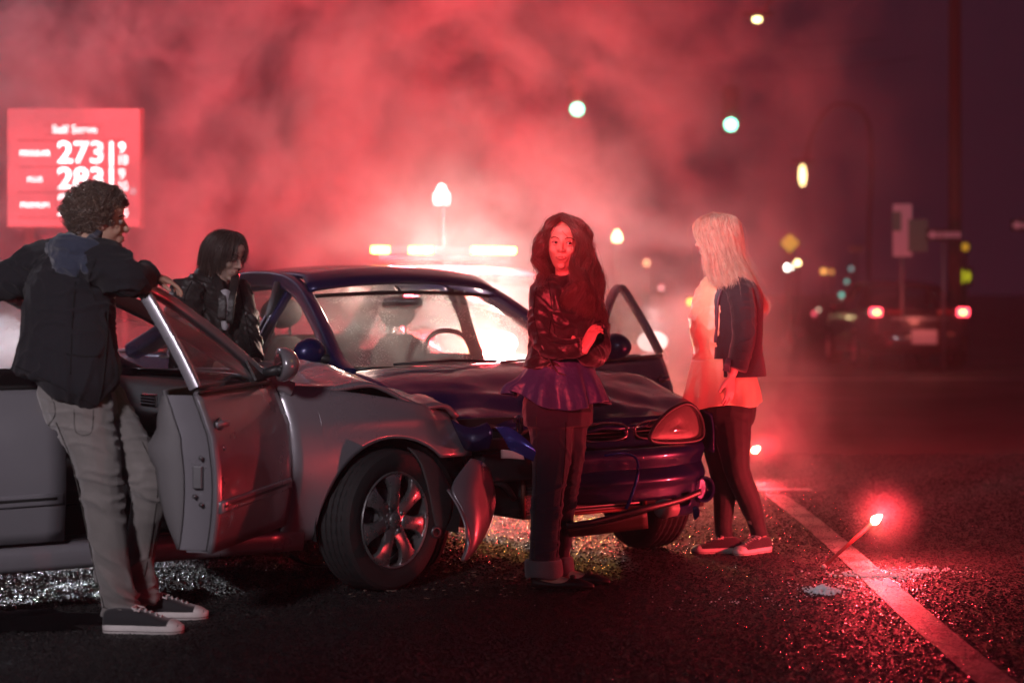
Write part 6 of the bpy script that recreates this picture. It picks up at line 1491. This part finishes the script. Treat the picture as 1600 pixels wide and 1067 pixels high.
# ================= blonde woman
def woman_blonde():
    D = 9.78; base = P(1140, 860, D); base.z = 0; O = -base
    T = thing('person', 'blonde woman in dark blazer and black leggings facing the wreck', 'woman', base)
    sk = skin('skin_fair', (.66,.45,.38)); sh_ = lambda parts: [([Vector(v)+O for v in p[0]], p[1]) for p in parts]
    Fd = (-.93,.30,-.06)
    hp, eyes, carve, at, fr = head_parts(P(1120,373,D), Fd, (0,0,1), .98, False)
    f = Vector((-.90,-.43,0)); neck = P(1133,424,D)
    shc = P(1137,440,D)
    body = list(hp)+[limb([(neck,.050),(P(1129,410,D),.046),(P(1124,393,D),.047)], up=f),
        limb([(P(1132,650,D),.150,.115),(P(1132,610,D),.158,.12),(P(1130,555,D),.118,.09),(P(1132,490,D),.142,.11),(shc,.142,.072),(neck,.05)], up=f),
        limb([(shc,.05),(P(1150,450,D-.13),.047),(P(1158,520,D-.16),.038),(P(1143,585,D-.20),.025)]),
        limb([(shc,.05),(P(1118,450,D+.14),.047),(P(1125,520,D+.17),.038),(P(1118,580,D+.12),.025)])]
    body += hand_parts(P(1143,586,D-.20), (-.10,-.1,-1), (-.75,.6,0), side=-1, curl=22, spread=6, k=.95)
    body += hand_parts(P(1118,581,D+.12), (-.1,0,-1), (.7,-.6,0), side=1, curl=22, k=.92)
    body += [limb([(P(1122,645,D+.06),.088),(P(1128,740,D+.02),.052),(P(1130,790,D+.02),.036),(P(1132,835,D),.033),(P(1133,850,D),.034)]), limb([(P(1142,645,D-.06),.088),(P(1152,738,D-.06),.048),(P(1169,790,D-.02),.034),(P(1185,832,D),.033),(P(1188,848,D),.034)])]
    B_ = blob('body', sh_(body), .0045, sk, T, 3, lambda co, nr: (carve(co-np.array(O), nr)+np.array(O)))
    at2 = lambda a, b, c: at(a, b, c)+O
    face_details({'skin': sk}, B_, [e+O for e in eyes], at2, fr, mat('lip_woman'), mat('brow_fair', (.15,.09,.05), .8), k=.98)
    LG = cloth('black_leggings', (.010,.010,.014), .75, .15, 300, sheen=.2)
    blob('leggings', sh_([limb([(P(1133,600,D),.165,.135),(P(1133,640,D),.170,.145),(P(1133,662,D),.155,.13)], up=f),
        limb([(P(1120,645,D+.06),.100),(P(1122,690,D+.04),.082),(P(1128,738,D+.02),.062),(P(1132,775,D+.02),.057),(P(1130,812,D+.01),.046),(P(1132,842,D),.041)], up=f),
        limb([(P(1142,645,D-.06),.104),(P(1146,690,D-.07),.084),(P(1152,735,D-.07),.064),(P(1168,775,D-.03),.058),(P(1174,792,D-.02),.054),(P(1180,810,D),.045),(P(1187,838,D),.041)], up=f)]), .006, LG, T, 2, folds(.003, 22, 6, 41))
    CR = mat('cream_satin', (.74,.66,.42), .38, bump=.3, bscale=22, vary=.12, sheen=.3, spec=.6)
    top_ = blob('blouse', sh_([limb([(P(1122,585,D),.150,.12),(P(1120,540,D),.132,.11),(P(1119,500,D),.142,.13),(P(1122,460,D),.13,.10),(P(1130,432,D),.07,.06)], up=f)]), .008, CR, T, 2, folds(.012, 14, 12, 51))
    V, F = flare_rings([(P(1128,560,D),.155,.14,.2),(P(1128,590,D),.175,.16,.5),(P(1127,612,D),.188,.175,.9),(P(1125,630,D),.200,.187,1.1)], f, n=90, pleats=6, amp=.06, seed=.4)
    V = [Vector(v)+O for v in V]; V = [Vector((v.x, v.y, v.z - .025*sstep(.05,-.18,v.x)*sstep(.90,.76,v.z))) for v in V]; mesh('tunic_hem', V, F, CR, top_, solid=.003)
    BZ = cloth('charcoal_blazer', (.028,.022,.032), .8, .3, 200, sheen=.3)
    V, F = [], []
    # blazer: an open shell round the back, the front left open
    rows = [(P(1137,433,D),.085,.07,1.0),(P(1140,443,D),.160,.095,.75),(P(1142,470,D),.178,.135,.62),(P(1143,510,D),.168,.140,.62),(P(1142,545,D),.165,.142,.66),(P(1141,575,D),.185,.158,.72),(P(1140,587,D),.192,.165,.72)]
    A = crom([list(r[0])+[r[1],r[2],r[3]] for r in rows], 6); s = f.cross(Z); n = 44
    for a in A:
        c = Vector(a[:3])+O; gap = a[5]*.62
        for i in range(n+1):
            t = math.pi/2 + gap + (2*math.pi-2*gap)*i/n      # f direction is pi/2
            w = 1 + .02*mnoise.noise(Vector((math.cos(t)*2, math.sin(t)*2, c.z*7)))
            V.append(c + s*math.cos(t)*a[3]*w + f*math.sin(t)*a[4]*w)
    for j in range(len(A)-1):
        for i in range(n): F.append((j*(n+1)+i, j*(n+1)+i+1, (j+1)*(n+1)+i+1, (j+1)*(n+1)+i))
    BL = mesh('blazer', V, F, BZ, T, solid=.012, soff=0)
    for e in (0, n):   # lapels along both front edges
        pts = [V[j*(n+1)+e] for j in range(2, len(A)-14)]; k_ = len(pts)
        V2, F2 = sweep([p+f*.006 for p in pts], [lerp(.020,.032,math.sin(min(1,i/k_*1.1)*math.pi)) for i in range(k_)], [.007]*k_, up=f, shape=RSQ); mesh('lapel', V2, F2, mat('satin_lapel', (.09,.075,.11), .35), BL)
    slv = [limb([(P(1146,446,D-.09),.072),(P(1156,458,D-.14),.068),(P(1162,495,D-.16),.062),(P(1162,530,D-.17),.058),(P(1155,560,D-.19),.055),(P(1150,578,D-.20),.054)], up=(1,0,0))]
    blob('sleeve', sh_(slv), .006, BZ, BL, 2, folds(.006, 15, 8, 61)); slv = [limb([(P(1130,446,D+.09),.072),(P(1118,460,D+.14),.066),(P(1122,500,D+.17),.058),(P(1124,540,D+.16),.054),(P(1120,572,D+.13),.05)], up=(1,0,0))]
    blob('sleeve', sh_(slv), .007, BZ, BL, 2, folds(.006, 15, 8, 71))
    for sp_ in ([(1096,600),(1098,615),(1094,630)],): pass
    V, F = sweep([P(1139,560,D-.255)+O, P(1134,580,D-.262)+O], [.012,.016], [.004]*2, up=(0,1,0), shape=RSQ); mesh('turned_cuff', V, F, mat('satin_lapel'), BL)
    # hair
    hm_ = hair_mat('blonde_hair', (.78,.62,.48), .45); F_, S_, U_ = fr; c = at2(0,-.016,.032); Rm = Matrix((S_, F_, U_)).transposed()
    VV, FF = ellipsoid(c, (.0775,.094,.089), Rm, 28, 18)
    keep = [ff for ff in FF if all((((VV[i]-c).dot(U_) > -.09) and not ((VV[i]-c).dot(F_) > .045 and (VV[i]-c).dot(U_) < .055 and abs((VV[i]-c).dot(S_)) < .06)) for i in ff)]
    HR = mesh('hair', VV, keep, hm_, B_, solid=.003)
    q = lambda px, py, dd: P(px, py, D+dd)+O
    at3 = lambda a, b, c: at2(-a*1.10, b*1.06, c)
    top = at2(0,.01,.126)
    gs = [
     [top, at3(.03,.070,.102), at3(.045,.095,.055), q(1101,392,-.08), q(1105,420,-.10), q(1112,440,-.11)],
     [top, at3(.055,.050,.100), at3(.078,.055,.045), q(1108,395,-.10), q(1114,425,-.12), q(1124,448,-.14)],
     [top, at3(.066,.020,.098), at3(.090,.018,.040), q(1120,395,-.11), q(1127,425,-.14), q(1134,446,-.16)],
     [top, at3(.068,-.01,.098), at3(.092,-.020,.038), q(1134,398,-.11), q(1145,428,-.16), q(1150,448,-.18)],
     [top, at3(.050,-.06,.098), at3(.076,-.070,.036), q(1150,400,-.08), q(1162,430,-.13), q(1172,455,-.10)],
     [top, at3(.02,-.085,.098), at3(.03,-.110,.036), q(1160,402,-.01), q(1177,440,-.03), q(1188,472,-.03)],
     [top, at3(-.02,-.085,.098), at3(-.03,-.110,.036), q(1160,402,.04), q(1176,440,.03), q(1190,482,.0)],
     [top, at3(-.06,-.04,.098), at3(-.082,-.04,.036), q(1146,400,.10), q(1158,435,.15), q(1168,470,.13)],
     [top, at3(-.068,.02,.098), at3(-.090,.02,.036), q(1122,400,.11), q(1125,430,.15), q(1128,460,.15)],
     [top, at3(-.05,.055,.100), at3(-.075,.06,.040), q(1108,398,.10), q(1108,425,.12), q(1112,440,.12)]]
    strands('locks', gs, 5200, hm_, HR, jit=.010, r=.0011, wave=.0025, wf=1.5, seg=18, root_jit=.003, seed=27, lenv=.28)
    strands('stray_locks', gs, 240, hm_, HR, jit=.030, r=.0006, wave=.006, wf=1.4, seg=18, root_jit=.004, seed=29)
    gs2 = [[q(1172,440,-.05),q(1183,462,-.04),q(1190,478,-.04),q(1186,490,-.04)],[q(1176,440,.0),q(1188,462,.0),q(1197,476,.0),q(1190,490,.0)],[q(1174,440,.02),q(1184,462,.02),q(1193,478,.02),q(1183,488,.02)]]
    strands('curled_ends', gs2, 260, hm_, HR, jit=.010, r=.0009, wave=.006, wf=1.2, seg=14, seed=31)
    CV = cloth('plum_canvas', (.018,.013,.02), .85)
    h = P(1158,852,D-.03)+O; h.z = 0; shoe_sneaker(T, h, R(188), .25, canvas=CV)
    h = P(1202,850,D+.02)+O; h.z = .0; shoe_sneaker(T, h, R(222), .25, canvas=CV)
    return T
woman_blonde()
